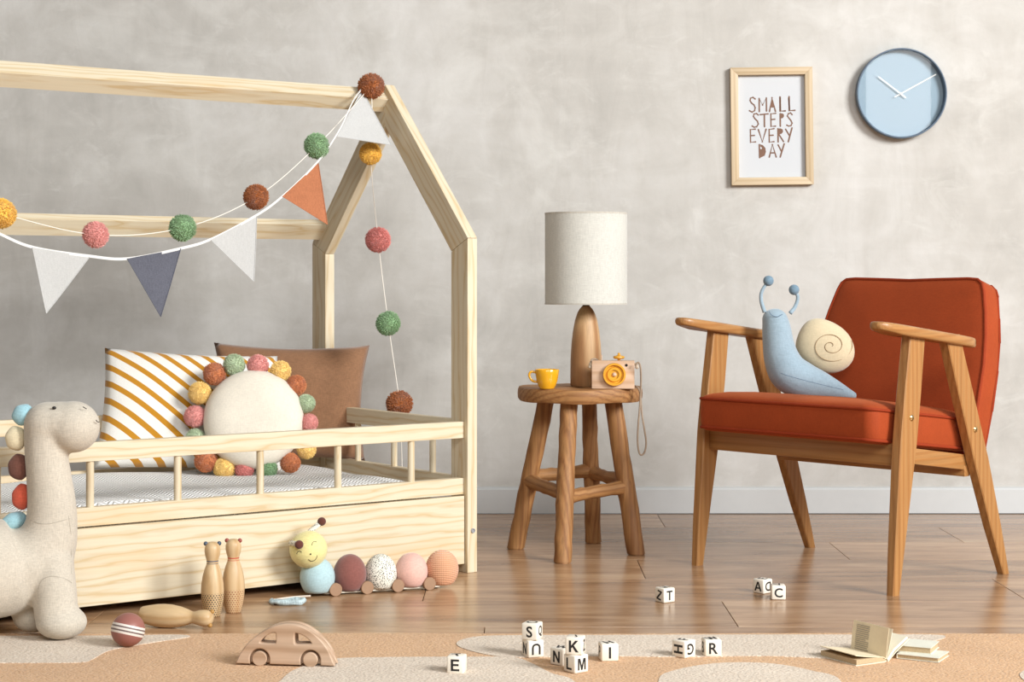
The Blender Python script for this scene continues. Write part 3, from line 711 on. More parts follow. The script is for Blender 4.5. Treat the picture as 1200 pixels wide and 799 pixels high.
# ------------------------------------------------------------ lettering
GLYPH = {}
POLY = {'M': [[(0, 0), (0, 1), (.27, 1), (.44, .38), (.61, 1), (.88, 1), (.88, 0), (.71, 0), (.71, .75), (.52, 0), (.36, 0), (.17, .75), (.17, 0)]],
        'N': [[(0, 0), (0, 1), (.20, 1), (.59, .34), (.59, 1), (.77, 1), (.77, 0), (.58, 0), (.18, .66), (.18, 0)]],
        'W': [[(0, 1), (.22, 0), (.42, 0), (.56, .62), (.70, 0), (.90, 0), (1.12, 1), (.93, 1), (.80, .34), (.66, 1), (.46, 1), (.32, .34), (.19, 1)]],
        'K': [[(0, 0), (0, 1), (.2, 1), (.2, .56), (.56, 1), (.82, 1), (.44, .58), (.85, 0), (.60, 0), (.31, .43), (.2, .31), (.2, 0)]],
        'Z': [[(0, 0), (0, .18), (.46, .83), (.04, .83), (.04, 1), (.72, 1), (.72, .84), (.26, .17), (.74, .17), (.74, 0)]],
        'E': [[(0, 0), (0, 1), (.72, 1), (.72, .83), (.2, .83), (.2, .61), (.68, .61), (.68, .44), (.2, .44), (.2, .17), (.74, .17), (.74, 0)]],
        'T': [[(.30, 0), (.30, .83), (0, .83), (0, 1), (.80, 1), (.80, .83), (.50, .83), (.50, 0)]],
        'L': [[(0, 0), (0, 1), (.2, 1), (.2, .17), (.70, .17), (.70, 0)]],
        'I': [[(0, 0), (0, 1), (.2, 1), (.2, 0)]],
        'F': [[(0, 0), (0, 1), (.70, 1), (.70, .83), (.2, .83), (.2, .59), (.62, .59), (.62, .42), (.2, .42), (.2, 0)]],
        'A': [[(0, 0), (.40, 1), (.62, 1), (1.0, 0), (.78, 0), (.70, .22), (.31, .22), (.22, 0)], ],
        'H': [[(0, 0), (0, 1), (.2, 1), (.2, .6), (.58, .6), (.58, 1), (.78, 1), (.78, 0), (.58, 0), (.58, .43), (.2, .43), (.2, 0)]]}
POLY['A'] = [[(0, 0), (.40, 1), (.51, 1), (.51, .78), (.37, .40), (.51, .40), (.51, .24), (.31, .24), (.22, 0)], [(1.02, 0), (.62, 1), (.51, 1), (.51, .78), (.65, .40), (.51, .40), (.51, .24), (.71, .24), (.80, 0)]]
def glyph(ch_, h, bold=.0, depth=.0002):
    key = (ch_, h)
    if key in GLYPH: return GLYPH[key]
    if ch_ in POLY:
        b = B(); 
        for pl in POLY[ch_]: b.prism([(x*h, y*h) for x, y in pl], -.0001, .0001, 'XY')
        me = b.mesh('letter', None, 0)
    else:
        cu = bpy.data.curves.new('glyph', 'FONT'); cu.body = ch_; cu.size = 1; cu.offset = bold; cu.resolution_u = 4
        o = bpy.data.objects.new('glyph', cu); C.objects.link(o)
        me = bpy.data.meshes.new_from_object(o.evaluated_get(bpy.context.evaluated_depsgraph_get()))
        bpy.data.objects.remove(o); bpy.data.curves.remove(cu)
        ys = [v_.co.y for v_ in me.vertices]; k = h/(max(ys)-min(ys))
        for v_ in me.vertices: v_.co *= k
    xs = [v_.co.x for v_ in me.vertices]; ys = [v_.co.y for v_ in me.vertices]; cx_, cy_ = (max(xs)+min(xs))/2, (max(ys)+min(ys))/2
    for v_ in me.vertices: v_.co = Vector((v_.co.x-cx_, v_.co.y-cy_, v_.co.z))
    me.materials.append(INK); GLYPH[key] = me; return me
INK = plain('black_ink', (26, 24, 24), .6, .02)

# ------------------------------------------------------------ framed print on the wall
WF = WY+.012
fr = thing('framed_print', 'oak framed print reading SMALL STEPS EVERY DAY on the plaster wall', 'picture', at(904.3, 147.8, WY)); fr.location.y = WF
fr.rotation_euler = (0, R(-.7), 0); FW, FH, FT, FB = .245, .3515, .022, .0225
P = {}
for nm, ax in (('t', 'X'), ('b', 'X'), ('l', 'Z'), ('r', 'Z')):      # four mitred mouldings
    a_, h_ = FW/2, FH/2; i_, j_ = a_-FB, h_-FB
    pl = {'t': [(-a_, h_), (a_, h_), (i_, j_), (-i_, j_)], 'b': [(-a_, -h_), (a_, -h_), (i_, -j_), (-i_, -j_)], 'l': [(-a_, -h_), (-a_, h_), (-i_, j_), (-i_, -j_)], 'r': [(a_, -h_), (a_, h_), (i_, j_), (i_, -j_)]}[nm]
    B().prism(pl, -FT, 0, 'XZ', .0008).obj('frame_side', FRAMEW[ax], fr, 30)
PAPER = plain('print_paper', (204, 206, 208), .8, .012, 8)
prt = B().box((-FW/2+.008, -.005, -FH/2+.008), (FW/2-.008, -.001, FH/2-.008)).obj('print', PAPER, fr, 0)
BROWN_INK = plain('brown_ink', (124, 92, 74), .8, .05)
S_ = 1/8.878
STROKES = [
 ([[(228, 48), (205, 31), (180, 40), (175, 65), (190, 90), (215, 110), (228, 140), (220, 170), (195, 185), (168, 170)]], []),
 ([[(270, 180), (270, 45), (305, 112), (345, 40), (345, 175)]], []),
 ([[(376, 180), (404, 38), (438, 180)]], [[(404, 40), (386, 140), (430, 140)]]),
 ([[(486, 32), (486, 178), (540, 176)], [(489, 32), (490, 178)]], []),
 ([[(582, 28), (582, 174), (640, 172)], [(578, 40), (585, 172)]], []),
 ([[(258, 215), (240, 200), (215, 205), (208, 230), (225, 255), (250, 280), (258, 310), (240, 338), (215, 342), (194, 330)]], []),
 ([[(280, 212), (360, 205)], [(322, 210), (322, 338)]], []),
 ([[(440, 200), (390, 206), (390, 335), (436, 334)], [(390, 265), (430, 262)]], []),
 ([[(487, 205), (487, 335)]], [[(487, 203), (508, 201), (525, 212), (527, 232), (515, 250), (487, 258)]]),
 ([[(610, 215), (595, 198), (572, 205), (562, 230), (580, 255), (600, 280), (610, 305), (598, 330), (575, 335), (554, 325)]], []),
 ([[(225, 362), (175, 368), (175, 498), (226, 495)], [(175, 430), (215, 428)]], []),
 ([[(258, 368), (298, 495), (338, 365)]], []),
 ([[(420, 360), (370, 368), (370, 498), (418, 495)], [(370, 430), (410, 428)]], []),
 ([[(462, 362), (462, 498)], [(468, 415), (518, 495)]], [[(462, 360), (490, 357), (512, 370), (515, 395), (498, 415), (462, 424)]]),
 ([[(542, 368), (578, 430)], [(608, 355), (568, 498)]], []),
 ([[(266, 524), (268, 660)]], [[(276, 522), (302, 530), (328, 560), (334, 600), (320, 640), (268, 664), (268, 570), (290, 572), (294, 556), (278, 545)]]),
 ([[(368, 655), (402, 525), (440, 655)], [(382, 612), (426, 612)]], []),
 ([[(462, 530), (495, 595)], [(525, 520), (482, 655)]], [])]
def pxz(q): x = 860+q[0]*S_; y = 110+q[1]*S_; return ((x-904.3)*WY/F, (147.8-y)*WY/F)
for lines, fills in STROKES:
    b = B()
    for ln in lines:
        pts = [pxz(q) for q in ln]
        b.tube([(x, 0, z) for x, z in pts], .0024, 6)
        for x, z in pts: b.ball((x, 0, z), .0024, 8)
    for fl in fills: b.prism([pxz(q) for q in fl], -.001, .001, 'XZ')
    for v_ in b.bm.verts: v_.co.y = -.0054+v_.co.y*.12
    b.obj('letter', BROWN_INK, prt, 0)
n = N('picture_glass'); n.t.nodes.remove(n.p)
gl = n.n('ShaderNodeBsdfGlossy', i_Roughness=.02); trn = n.n('ShaderNodeBsdfTransparent'); fq = n.n('ShaderNodeFresnel', i_IOR=1.45); ms = n.n('ShaderNodeMixShader')
geo = n.n('ShaderNodeNewGeometry'); n.l(n.math('MULTIPLY', fq.outputs[0], n.math('SUBTRACT', 1.0, geo.outputs['Backfacing'])), ms.inputs[0]); n.l(trn.outputs[0], ms.inputs[1]); n.l(gl.outputs[0], ms.inputs[2]); n.l(ms.outputs[0], n.out.inputs[0]); GLASS = n.m
B().box((-FW/2+FB-.003, -.0095, -FH/2+FB-.003), (FW/2-FB+.003, -.0075, FH/2-FB+.003)).obj('glass_pane', GLASS, fr, 0)

# ------------------------------------------------------------ wall clock
cl = thing('wall_clock', 'round blue wall clock with thin white hands on the plaster wall', 'clock', at(1055, 110, WY)); cl.location.y = WF
MX = Matrix.Rotation(R(90), 4, 'X')
CB = plain('clock_blue_rim', (80, 98, 116), .4, .02)
B().lathe([(0, 0), (.128, 0), (.1325, .004), (.1345, .012), (.135, .034), (.1335, .0365), (.131, .0365), (.1295, .034), (.129, .010), (0, .010)], 72, MX).obj('rim', CB, cl, 30)
B().lathe([(0, .0104), (.1288, .0104), (.1288, .0098)], 72, MX).obj('dial', plain('clock_blue_dial', (136, 158, 172), .6, .01), cl, 30)
WH = plain('white_paint', (236, 234, 228), .4, .01)
for nm, tip, tail, wd in (('hour_hand', (-26.0, 20.0), (6.2, -4.8), .0019), ('minute_hand', (41.2, 22.6), (-7.4, -4.2), .0016)):
    a, c_ = Vector((tip[0]*WY/F, 0, tip[1]*WY/F)), Vector((tail[0]*WY/F, 0, tail[1]*WY/F)); d_ = (a-c_).normalized(); sd = d_.cross(Vector((0, 1, 0)))*wd
    y_ = -.018 if nm[0] == 'h' else -.021
    B().loft([[p+Vector((0, y_+dy, 0)) for p in (a-sd*.8, a+sd*.8, c_+sd, c_-sd)] for dy in (0, .0008)]).obj(nm, WH, cl, 0)
B().lathe([(0, .024), (.0032, .024), (.0036, .021), (.0025, .010)], 20, MX).obj('hub', WH, cl)
B().lathe([(0, .0305), (.1292, .0305), (.1292, .0288), (0, .0288)], 64, MX).obj('glass_pane', GLASS, cl, 30)

# ------------------------------------------------------------ plush dinosaur
DY = 3.52
LIN_ = fabric('grey_beige_linen', (196, 186, 170), 560, .09, mottling=.04, bump=.5)
dn = thing('plush_dinosaur', 'large grey linen plush dinosaur with coloured back plates standing beside the bed', 'plush toy')
b = B(); k = DY/F
def P3(x, y, dy=0.0):
    p = at(x, y, DY+dy); p.y += min(0, x-20)*k*.75; return p     # the rump swings out from the bed
path = [(-95, 640, 46), (-60, 655, 54), (-20, 663, 57.5), (15, 662, 56), (40, 652, 48), (54, 635, 37), (60, 615, 30.5), (60.5, 590, 28), (57.5, 560, 26), (54.5, 535, 24.8), (53.5, 512, 25), (55, 500, 27)]
b.tube(spline([P3(x, y) for x, y, r_ in path], 5), [q.x for q in spline([(r_*k, 0, 0) for *_, r_ in path], 5)], 28)
b.ball(P3(-95, 640), 46*k, 28); b.ball(P3(57, 497), (29*k, 27*k, 26.5*k), 28); b.ball(P3(86, 500), (31*k, 29*k, 30.5*k), 28, Matrix.Rotation(R(12), 4, 'Y')); b.ball(P3(72, 496), (32*k, 27*k, 26*k), 28)
for x0, dy in ((66, -.030), (-105, -.035)):
    b.tube(spline([P3(x0-6, 655, dy*.6), P3(x0-2, 690, dy*1.2), P3(x0, 722, dy*1.45)], 6), [24*k, 26*k]+[25*k]*11, 24)
    b.ball(P3(x0+6, 729, dy*1.45), (29.5*k, 29*k, 19.5*k), 26)
for x0, dy in ((38, .018), (-125, .018)):
    b.tube(spline([P3(x0-4, 660, dy*.7), P3(x0-1, 690, dy*1.2), P3(x0, 716, dy*1.5)], 6), [26*k]*13, 24)
    b.ball(P3(x0+2, 721.5, dy*1.5), (25*k, 27*k, 19.5*k), 26)
tl = [P3(-110, 645), P3(-160, 672), P3(-205, 705), P3(-245, 722)]
b.tube(spline(tl, 6), [(44-36*i/18)*k for i in range(19)], 22)
for v_ in b.bm.verts: v_.co.z = max(v_.co.z, .0095)
dnb = blob(b, .0055, 5); link_mesh('body', dnb, LIN_, dn)
PL_ = {'b': fabric('turquoise_linen', (152, 190, 198), 600, .1), 'c': fabric('cream_spine_linen', (226, 212, 178), 600, .08), 'n': fabric('brown_spine_linen', (116, 76, 64), 600, .12), 'r': fabric('red_spine_linen', (204, 92, 68), 600, .1)}
NM = {'b': 'turquoise back plate', 'c': 'cream back plate', 'n': 'brown back plate', 'r': 'red back plate'}
for x, y, rx, rz_, rot, c_ in ((27.5, 486, 14, 13, 30, 'b'), (19, 513.5, 13, 15, 5, 'c'), (22.5, 547, 13.5, 16, 0, 'n'), (26, 582, 12.5, 16, -5, 'r'), (17, 610, 16.5, 10.5, 20, 'b'), (-9, 612, 15, 12, 0, 'c'), (-38, 606, 14, 13, 0, 'n'), (-68, 600, 14, 13, 0, 'r')):
    sp_ = B().ball((0, 0, 0), (rx*k, 11*k, rz_*k), 22)
    for v_ in sp_.bm.verts:   # pinched seam round the middle, lightly scalloped
        v_.co *= 1-.06*abs(math.sin(3*math.atan2(v_.co.z, v_.co.x)+1.0)); v_.co.y *= (1-min(.9, (v_.co.x/(rx*k))**2*.5))
    bmesh.ops.transform(sp_.bm, matrix=Matrix.Translation(P3(x, y)) @ Matrix.Rotation(R(-rot), 4, 'Y') @ Matrix.Rotation(R(25), 4, 'Z'), verts=sp_.bm.verts)
    sp_.obj('back_plate', PL_[c_], dn, 180)['label'] = NM[c_]
blk = plain('black_thread', (30, 26, 24), .5)
hc, hr = P3(72, 496), Vector((45*k, 27.5*k, 26*k))
e = P3(63.5, 477.8, -20*k); B().ball(e, (2.6*k, 1.6*k, 1.8*k), 12).obj('eye', blk, dn, 180)
B().tube(spline([P3(97, 476.5, -20.5*k), P3(99.5, 478, -20*k), P3(101.5, 479, -19*k)], 3), .0009, 5).obj('nostril_stitch', blk, dn)
B().tube(spline([P3(112.5, 492, -15*k), P3(114, 494, -13.5*k), P3(116.2, 494.5, -10*k)], 3), .0009, 5).obj('mouth_stitch', blk, dn)
sth = plain('linen_seam_thread', (172, 163, 148), .9)
for pts in ([(36, 609), (45, 613), (58, 613.5), (72, 610), (82, 607.5)], [(46, 690), (49, 680), (56, 676), (66, 675.5), (78, 679), (84, 683)], [(80, 604), (82.5, 622), (83.5, 645), (83.5, 672)]):
    B().tube(spline(surf(dnb, pts, -.0002), 5), .0009, 6).obj('seam', sth, dn)

# ------------------------------------------------------------ wooden skittles
pr = [(0, 0), (.0150, 0), (.0165, .002), (.0195, .016), (.0228, .034), (.0238, .050), (.0232, .066), (.0205, .084), (.0165, .098), (.0128, .108), (.0118, .1125), (.0122, .117), (.0150, .126), (.0164, .134), (.0162, .142), (.0138, .1495), (.0085, .154), (0, .1555)]
n = N('dotted_skittle_wood'); base_ = PINW
def dotted(name, src, dots):
    m = src.copy(); m.name = name; t = m.node_tree; p = t.nodes['Principled BSDF']; col = p.inputs['Base Color'].links[0].from_socket
    w = N.__new__(N); w.m, w.t = m, t
    tc_ = t.nodes.new('ShaderNodeTexCoord'); x, y, z = w.sep(tc_.outputs['Object'])
    v = w.math('DIVIDE', z, .0044); row = w.math('FLOOR', v)
    u = w.math('ADD', w.math('MULTIPLY', w.math('ARCTAN2', y, x), 24/(2*math.pi)), w.math('MULTIPLY', row, .5))
    du = w.math('MULTIPLY', w.math('SUBTRACT', w.math('FRACT', u), .5), 1.15); dv_ = w.math('SUBTRACT', w.math('FRACT', v), .5)
    rr = w.math('SQRT', w.math('ADD', w.math('MULTIPLY', du, du), w.math('MULTIPLY', dv_, dv_)))
    mu_ = w.math('MULTIPLY', w.math('LESS_THAN', rr, .31), w.math('LESS_THAN', z, .050))
    mx = t.nodes.new('ShaderNodeMix'); mx.data_type = 'RGBA'; t.links.new(mu_, mx.inputs[0]); t.links.new(col, mx.inputs[6]); mx.inputs[7].default_value = lin(dots); t.links.new(mx.outputs[2], p.inputs['Base Color']); return m
def skittle(label, loc, rot, ear, band, dots):
    t = thing('skittle', label, 'skittle', loc, 0, 'wooden skittles on the floor'); t.rotation_euler = rot
    B().lathe(pr, 36).obj('skittle_body', dotted('skittle_wood_'+('red' if band and band[0] > 150 else 'blue'), PINW, dots) if dots else PINW, t, 60)
    for s in (-1, 1): B().ball((s*.0138, 0, .1515), (.0047, .0042, .0047), 14).obj('ear', ear, t, 180)
    if band:
        bm_ = plain('skittle_band_paint', band, .5)
        for z in (.110, .1155): B().lathe([(.0119, z-.0012), (.01235, z-.0010), (.01235, z+.0010), (.0119, z+.0012)], 36).obj('neck_band', bm_, t)
    return t
NAVY_P = plain('slate_paint', (70, 82, 98), .4); REDB = plain('brick_paint', (150, 74, 62), .4); OCH = plain('ochre_paint', (176, 130, 66), .4)
q = on(249, 722); skittle('standing wooden skittle with slate blue ears and two blue neck bands', (q.x, q.y, 0), (0, 0, R(8)), NAVY_P, (84, 92, 106), (58, 52, 50))
q = on(273.5, 717.5); skittle('standing wooden skittle with brick red ears and red neck bands', (q.x, q.y, 0), (0, 0, R(-4)), REDB, (188, 82, 66), (150, 92, 66))
q = on(160, 736)
d_ = Vector((.155, -.040, 0)).normalized()
tlt = math.asin(.0075/.1)
t = skittle('wooden skittle lying on its side with ochre ears behind the striped ball', (q.x+.006, q.y+.02, .0195), (0, 0, 0), OCH, None, None)
zx = Vector((d_.x*math.cos(.045), d_.y*math.cos(.045), -.006)).normalized(); xx = Vector((.12, .35, .93)); xx = (xx-zx*xx.dot(zx)).normalized(); yy = zx.cross(xx)
t.rotation_euler = Matrix((xx, yy, zx)).transposed().to_euler(); t.location.z = .0238

# ------------------------------------------------------------ striped ball
q = on(150, 757.5, RZ); n = N('striped_ball_paint'); s3 = n.sep(n.coord())
a_ = n.ramp(n.math('MULTIPLY_ADD', s3[2], 16.0, .5), [(0, lin((136, 80, 70)))]); rp = a_.node; rp.color_ramp.interpolation = 'CONSTANT'
E_ = rp.color_ramp.elements
while len(E_) > 1: E_.remove(E_[-1])
BRN = lin((148, 96, 86)); WHT = lin((222, 212, 202)); GRY = lin((112, 96, 92))
E_[0].color = BRN; E_[0].position = 0
for p_, c_ in ((.355, WHT), (.42, GRY), (.465, WHT), (.53, GRY), (.575, WHT), (.64, BRN)):
    x = E_.new(p_); x.color = c_
n.color(a_); n.set(Roughness=.45, Specular_IOR_Level=.4); n.bump(n.noise(n.coord(), 90, 3), .08, .001)
bo = B().ball((0, 0, 0), .0318, 40).obj('striped_ball', n.m, None, 180); bo.location = (q.x, q.y, RZ+.0318); bo.rotation_euler = (R(-12), R(13), R(5))
tag(bo, 'small reddish brown ball with white stripes on the rug', 'ball')

# ------------------------------------------------------------ pull-along caterpillar
ca = thing('pull_along_caterpillar', 'pull along plush caterpillar with a yellow head and wooden wheels beside the bed', 'toy')
def cy(x): return 4.00+(x-372)*(4.105-4.00)/(520-372)
PL2 = {n_: fabric('caterpillar_'+n_, c_, 650, .08, sheen=.4, mottling=.05) for n_, c_ in (('yellow', (226, 214, 148)), ('aqua', (174, 200, 204)), ('maroon', (134, 84, 76)), ('rose', (224, 178, 163)))}
n = N('caterpillar_dotted'); vo = n.n('ShaderNodeTexVoronoi', i_Scale=310.0, i_Randomness=.75); n.l(n.coord(), vo.inputs['Vector'])
n.color(n.mix(n.math('LESS_THAN', vo.outputs['Distance'], .36), lin((232, 228, 214)), lin((62, 58, 54)))); n.set(Roughness=.9, Specular_IOR_Level=.1); DOT = n.m
n = N('caterpillar_ribbed_peach'); s3 = n.sep(n.coord()); rb = n.math('MULTIPLY_ADD', n.math('SINE', n.math('MULTIPLY', s3[2], 1900)), .5, .5)
rb2 = n.math('MULTIPLY', rb, n.math('MULTIPLY_ADD', n.math('SINE', n.math('MULTIPLY', s3[0], 1500)), .25, .75))
n.color(n.ramp(rb2, [(0, lin((226, 158, 118))), (.7, lin((246, 192, 152)))])); n.set(Roughness=.95, Sheen_Weight=.3, Specular_IOR_Level=.1); n.bump(rb2, .8, .003); PEACH = n.m
segs = [(372, 676.5, 20.5, 23.5, PL2['aqua'], 'aqua'), (410, 673, 19.5, 24, PL2['maroon'], 'maroon'), (446, 672, 19, 23.2, DOT, 'white dotted'), (482, 669.5, 19.2, 22, PL2['rose'], 'pink'), (518, 666.5, 19.5, 22.3, PEACH, 'ribbed peach')]
for x, y, rx, rz_, m_, lab in segs:
    Y = cy(x)+.006; kk = Y/F; c_ = at(x, y, Y)
    sp_ = B().ball((0, 0, 0), (rx*kk, rx*kk*.98, rz_*kk), 30)
    for v_ in sp_.bm.verts: v_.co.z = max(v_.co.z, .0085-c_.z)
    o = sp_.obj('body_segment', m_, ca, 180, c_); o['label'] = lab+' body segment'
CARW = plain('beech_wheel', (156, 122, 94), .5, .06, 60); BARW = plain('pale_board', (206, 196, 178), .6)
ba = at(380, 690, cy(380)); bb_ = at(514, 690, cy(514)); dv = (bb_-ba); dv.z = 0; an_ = math.atan2(dv.y, dv.x)
B().box((0, -.010, .004), (dv.length, .020, .0075), Matrix.Translation((ba.x, ba.y, 0)) @ Matrix.Rotation(an_, 4, 'Z'), .001).obj('base_board', BARW, ca)
wr = .0146
for x in (393, 430, 466, 503):
    for sd in (-1, 1):
        Y = cy(x)-.018 if sd < 0 else cy(x)+.034
        c_ = at(x if sd < 0 else x+4, 690, Y); c_.z = wr
        B().lathe([(0, -.005), (wr-.001, -.005), (wr, -.004), (wr, .004), (wr-.001, .005), (0, .005)], 32, Matrix.Translation(c_) @ Matrix.Rotation(an_+R(4), 4, 'Z') @ MX).obj('wheel', CARW, ca)
HY = cy(361)-.004; hcn = at(361.5, 643.5, HY); hr_ = 22.3*HY/F
hd = B().ball((0, 0, 0), (hr_, hr_, hr_*.985), 32).obj('head', PL2['yellow'], ca, 180, hcn)
def face(pts, r=.0006, nm='face_stitch'):
    w = [hit(x, y, hcn, hr_*1.004)-hcn for x, y in pts]; return B().tube(spline(w, 4), r, 5).obj(nm, blk, hd)
face([(347.5, 649), (349, 646.5), (351.5, 645.8), (353.5, 647)]); face([(365.5, 639), (366.5, 635.5), (369, 634.3), (371, 635)])
face([(361.5, 655.5), (364.5, 657.5), (368.5, 656.5), (371, 653.5), (371.8, 650.5)])
B().ball(hit(364, 649.2, hcn, hr_)-hcn, .0018, 10).obj('nose', blk, hd, 180)
BRF = fabric('brown_felt', (98, 56, 46), 700, .1)
for a_, t_, dy in (((364, 622.5), (377, 611), .01), ((341.5, 636.5), (350.5, 638), -.048)):
    p0 = at(*a_, HY+dy*.55); p1 = at(*t_, HY+dy)
    if dy < 0: p0 = at(342.5, 636.5, HY-.022)
    B().tube([p0-(p1-p0)*.25, p0, p0.lerp(p1, .5), p1], .0062, 12).obj('antenna', DOT, ca, 180)
    B().ball(p1, 5.1*HY/F, 18).obj('antenna_ball', BRF, ca, 180)
q0 = at(364, 696, cy(364)-.03); q0.z = .006; q1 = on(322, 702.5, .003); q1b = on(316, 704, .003)
B().tube(spline([q0, on(345, 699.5, .004), q1, q1b, on(318, 706, .003), on(326, 707.5, .003)], 5), .0022, 7).obj('pull_cord', plain('pull_cord', (226, 212, 196), .9, bump=.4, bs=600), ca)
hc_ = on(337, 708.5); tb = []
for i in range(28):
    a = 2*math.pi*i/28; tb.append((hc_.x+.033*math.copysign(abs(math.cos(a))**.7, math.cos(a))+.004*math.sin(a), hc_.y+.012*math.sin(a)+.004*math.cos(a), .0075+.002*math.sin(2*a)))
B().tube(tb, [.0058+.0012*math.sin(i*1.3) for i in range(28)], 10, closed=True).obj('handle_loop', fabric('aqua_leaf_print', (176, 192, 194), 260, .3), ca, 180)['label'] = 'pale aqua padded handle ring'

# ------------------------------------------------------------ wooden toy car
def plate(name, loops, y0, y1, bevel, m, parent):
    'flat board with holes: 2D filled outline, extruded along y and rounded'
    cu = bpy.data.curves.new(name, 'CURVE'); cu.dimensions = '2D'; cu.fill_mode = 'BOTH'; cu.extrude = (y1-y0)/2-bevel; cu.bevel_depth = bevel; cu.bevel_resolution = 2
    for lp_ in loops:
        s_ = cu.splines.new('POLY'); s_.points.add(len(lp_)-1); s_.use_cyclic_u = True
        for p, (x, z) in zip(s_.points, lp_): p.co = (x, z, 0, 1)
    o = bpy.data.objects.new(name, cu); C.objects.link(o)
    me = bpy.data.meshes.new_from_object(o.evaluated_get(bpy.context.evaluated_depsgraph_get())); bpy.data.objects.remove(o); bpy.data.curves.remove(cu)
    me.transform(Matrix.Translation((0, (y0+y1)/2, 0)) @ Matrix.Rotation(R(90), 4, 'X'))
    for p in me.polygons: p.use_smooth = True
    me.set_sharp_from_angle(angle=R(50)); return link_mesh(name, me, m, parent)
KC = 3.283/F
cr = on(333, 781, RZ); car = thing('toy_car', 'natural wooden toy car with round wheels in the rug foreground', 'toy car', (cr.x, cr.y+.017, RZ), R(-7))
def cz_(pts): return [((x-333)*KC*1.0, (781.5-y)*KC*(.93 if y < 777 else 1)) for x, y in pts]
def spline2(pts): return [(p.x, p.y) for p in spline([(a, b_, 0) for a, b_ in pts], 5)]
def rnd_loop(pts, sub=5): return [(p[0], p[1]) for p in cat_poly(pts, sub)]
sil = spline2(cz_([(278.5, 778), (284, 766), (294, 752.5), (308, 741), (323, 733), (337, 730), (351, 731.5), (364, 738), (376, 748.5), (385, 761), (391.5, 778)]))
w1 = rnd_loop(cz_([(304, 753.5), (307, 747.5), (314, 741.5), (321, 738.6), (325, 739.5), (325.8, 746), (325.5, 752.5), (323, 754.5), (313, 755)]), 3)
w2 = rnd_loop(cz_([(345.5, 739.5), (350, 738.8), (357.5, 741.5), (364, 746.5), (367.5, 751.5), (366, 753.8), (356, 754.8), (347, 754.8), (345, 751)]), 3)
arch = lambda cx_: [((cx_-333)*KC+13.2*KC*math.cos(a), 8.0*KC+13.2*KC*math.sin(a)) for a in [R(200-220*i/18) for i in range(19)]]
def body_loop():
    lo_ = (781.5-778)*KC; out = list(sil)
    for cx_ in (365.2, 305.2):
        a_ = [p for p in arch(cx_)[::-1] if p[1] > lo_]; out += [(a_[0][0], lo_)]+a_+[(a_[-1][0], lo_)]
    return out
CAR_W = wood('car_wood', (197, 168, 142), (178, 146, 118), 'X', freq=14, stretch=.1, dist=5, rough=.5, fine=.45, bump=.04)
plate('car_body', [sil, w1, w2], -.007, .007, .0008, CAR_W, car)
for y0, y1 in ((-.017, -.007), (.007, .017)): plate('car_side', [body_loop(), w1, w2], y0, y1, .0022, CAR_W, car)
for cx_ in (305.2, 365.2):
    for sd in (-1, 1):
        r_ = 8.6*KC
        B().lathe([(0, .0105), (r_-.001, .0105), (r_, .0095), (r_, .0005), (r_-.001, 0), (0, 0)], 32, Matrix.Translation(((cx_-333)*KC, sd*.0078, r_)) @ Matrix.Rotation(R(-90*sd), 4, 'X')).obj('wheel', CAR_W, car)

# ------------------------------------------------------------ letter blocks
BLK = plain('block_paint', (238, 228, 212), .45, .02)
blk_mesh = B().box((-.5, -.5, -.5), (.5, .5, .5), bevel=.085).mesh('block_body', BLK, 50)
def block(label, x, y, s, rz, front, side, top, left=False, plane=RZ, z=0, rf=0, rs=0, dy=None):
    'x, y: picture position of the nearest bottom corner or edge middle; front / side / top: letters'
    q = on(x, y, plane+z) if z == 0 else Vector(x)
    rz = R(rz)
    if z == 0: q = Vector((q.x, q.y+(abs(math.sin(rz))+math.cos(rz))*s/2, plane))
    t = thing('letter_block', label, 'letter block', q, rz, 'white letter cubes')
    o = bpy.data.objects.new('block_body', blk_mesh); C.objects.link(o); o.parent = t; o.scale = (s, s, s); o.location = (0, 0, s/2)
    h = s/2+.0002
    for c_, mt, ro in ((front, Matrix.Translation((0, -h, s/2)) @ Matrix.Rotation(R(90), 4, 'X'), rf), (side, (Matrix.Translation((-h, 0, s/2)) @ Matrix.Rotation(R(-90), 4, 'Z') if left else Matrix.Translation((h, 0, s/2)) @ Matrix.Rotation(R(90), 4, 'Z')) @ Matrix.Rotation(R(90), 4, 'X'), rs), (top, Matrix.Translation((0, 0, s+.0002)), 20)):
        if not c_: continue
        g_ = bpy.data.objects.new('letter', glyph(c_, .0205, .02)); C.objects.link(g_); g_.parent = t
        g_.matrix_local = mt @ Matrix.Rotation(R(ro), 4, 'Z')
    return t, q
S3 = .0315
block('white block showing a black letter E, standing alone left of the others', 535, 790, .0305, -10, 'E', None, 'T')
u_, uq = block('lower block of a stack with an upside down letter U', 624.5, 771.5, .0318, 23, 'U', 'N', None, left=True, rf=180)
block('block with a letter S stacked on top of another', (uq.x-.001, uq.y, RZ+.0318), 0, .031, -21, 'S', 'Q', 'O', z=1)
block('block with a letter N partly behind the L and M block', 659, 781, .031, -42, 'N', 'A', 'W')
l_, lq = block('lower block showing letters L and M in a stack of two', 675.5, 790, .0318, 38, 'M', 'L', None, left=True)
block('block with a letter K stacked on the L and M block', (lq.x-.001, lq.y+.001, RZ+.0318), 0, .031, -13, 'K', 'Z', 'J', z=1)
block('block with a letter I standing alone on the rug', 713.5, 775.5, .032, 8, 'I', 'P', 'H', left=True)
block('block showing a sideways letter H and an inverted letter G', 802.7, 772, .0315, 45, 'G', 'H', 'F', left=True, rf=180, rs=90)
block('block with a letter R on the rug beside the H and G block', 835, 770, .0315, 7, 'R', 'B', 'W', left=True)
block('block showing letters Z and T on the wooden floor', 780.2, 707, .0316, 35, 'T', 'Z', 'H', left=True, plane=0, rs=-12)
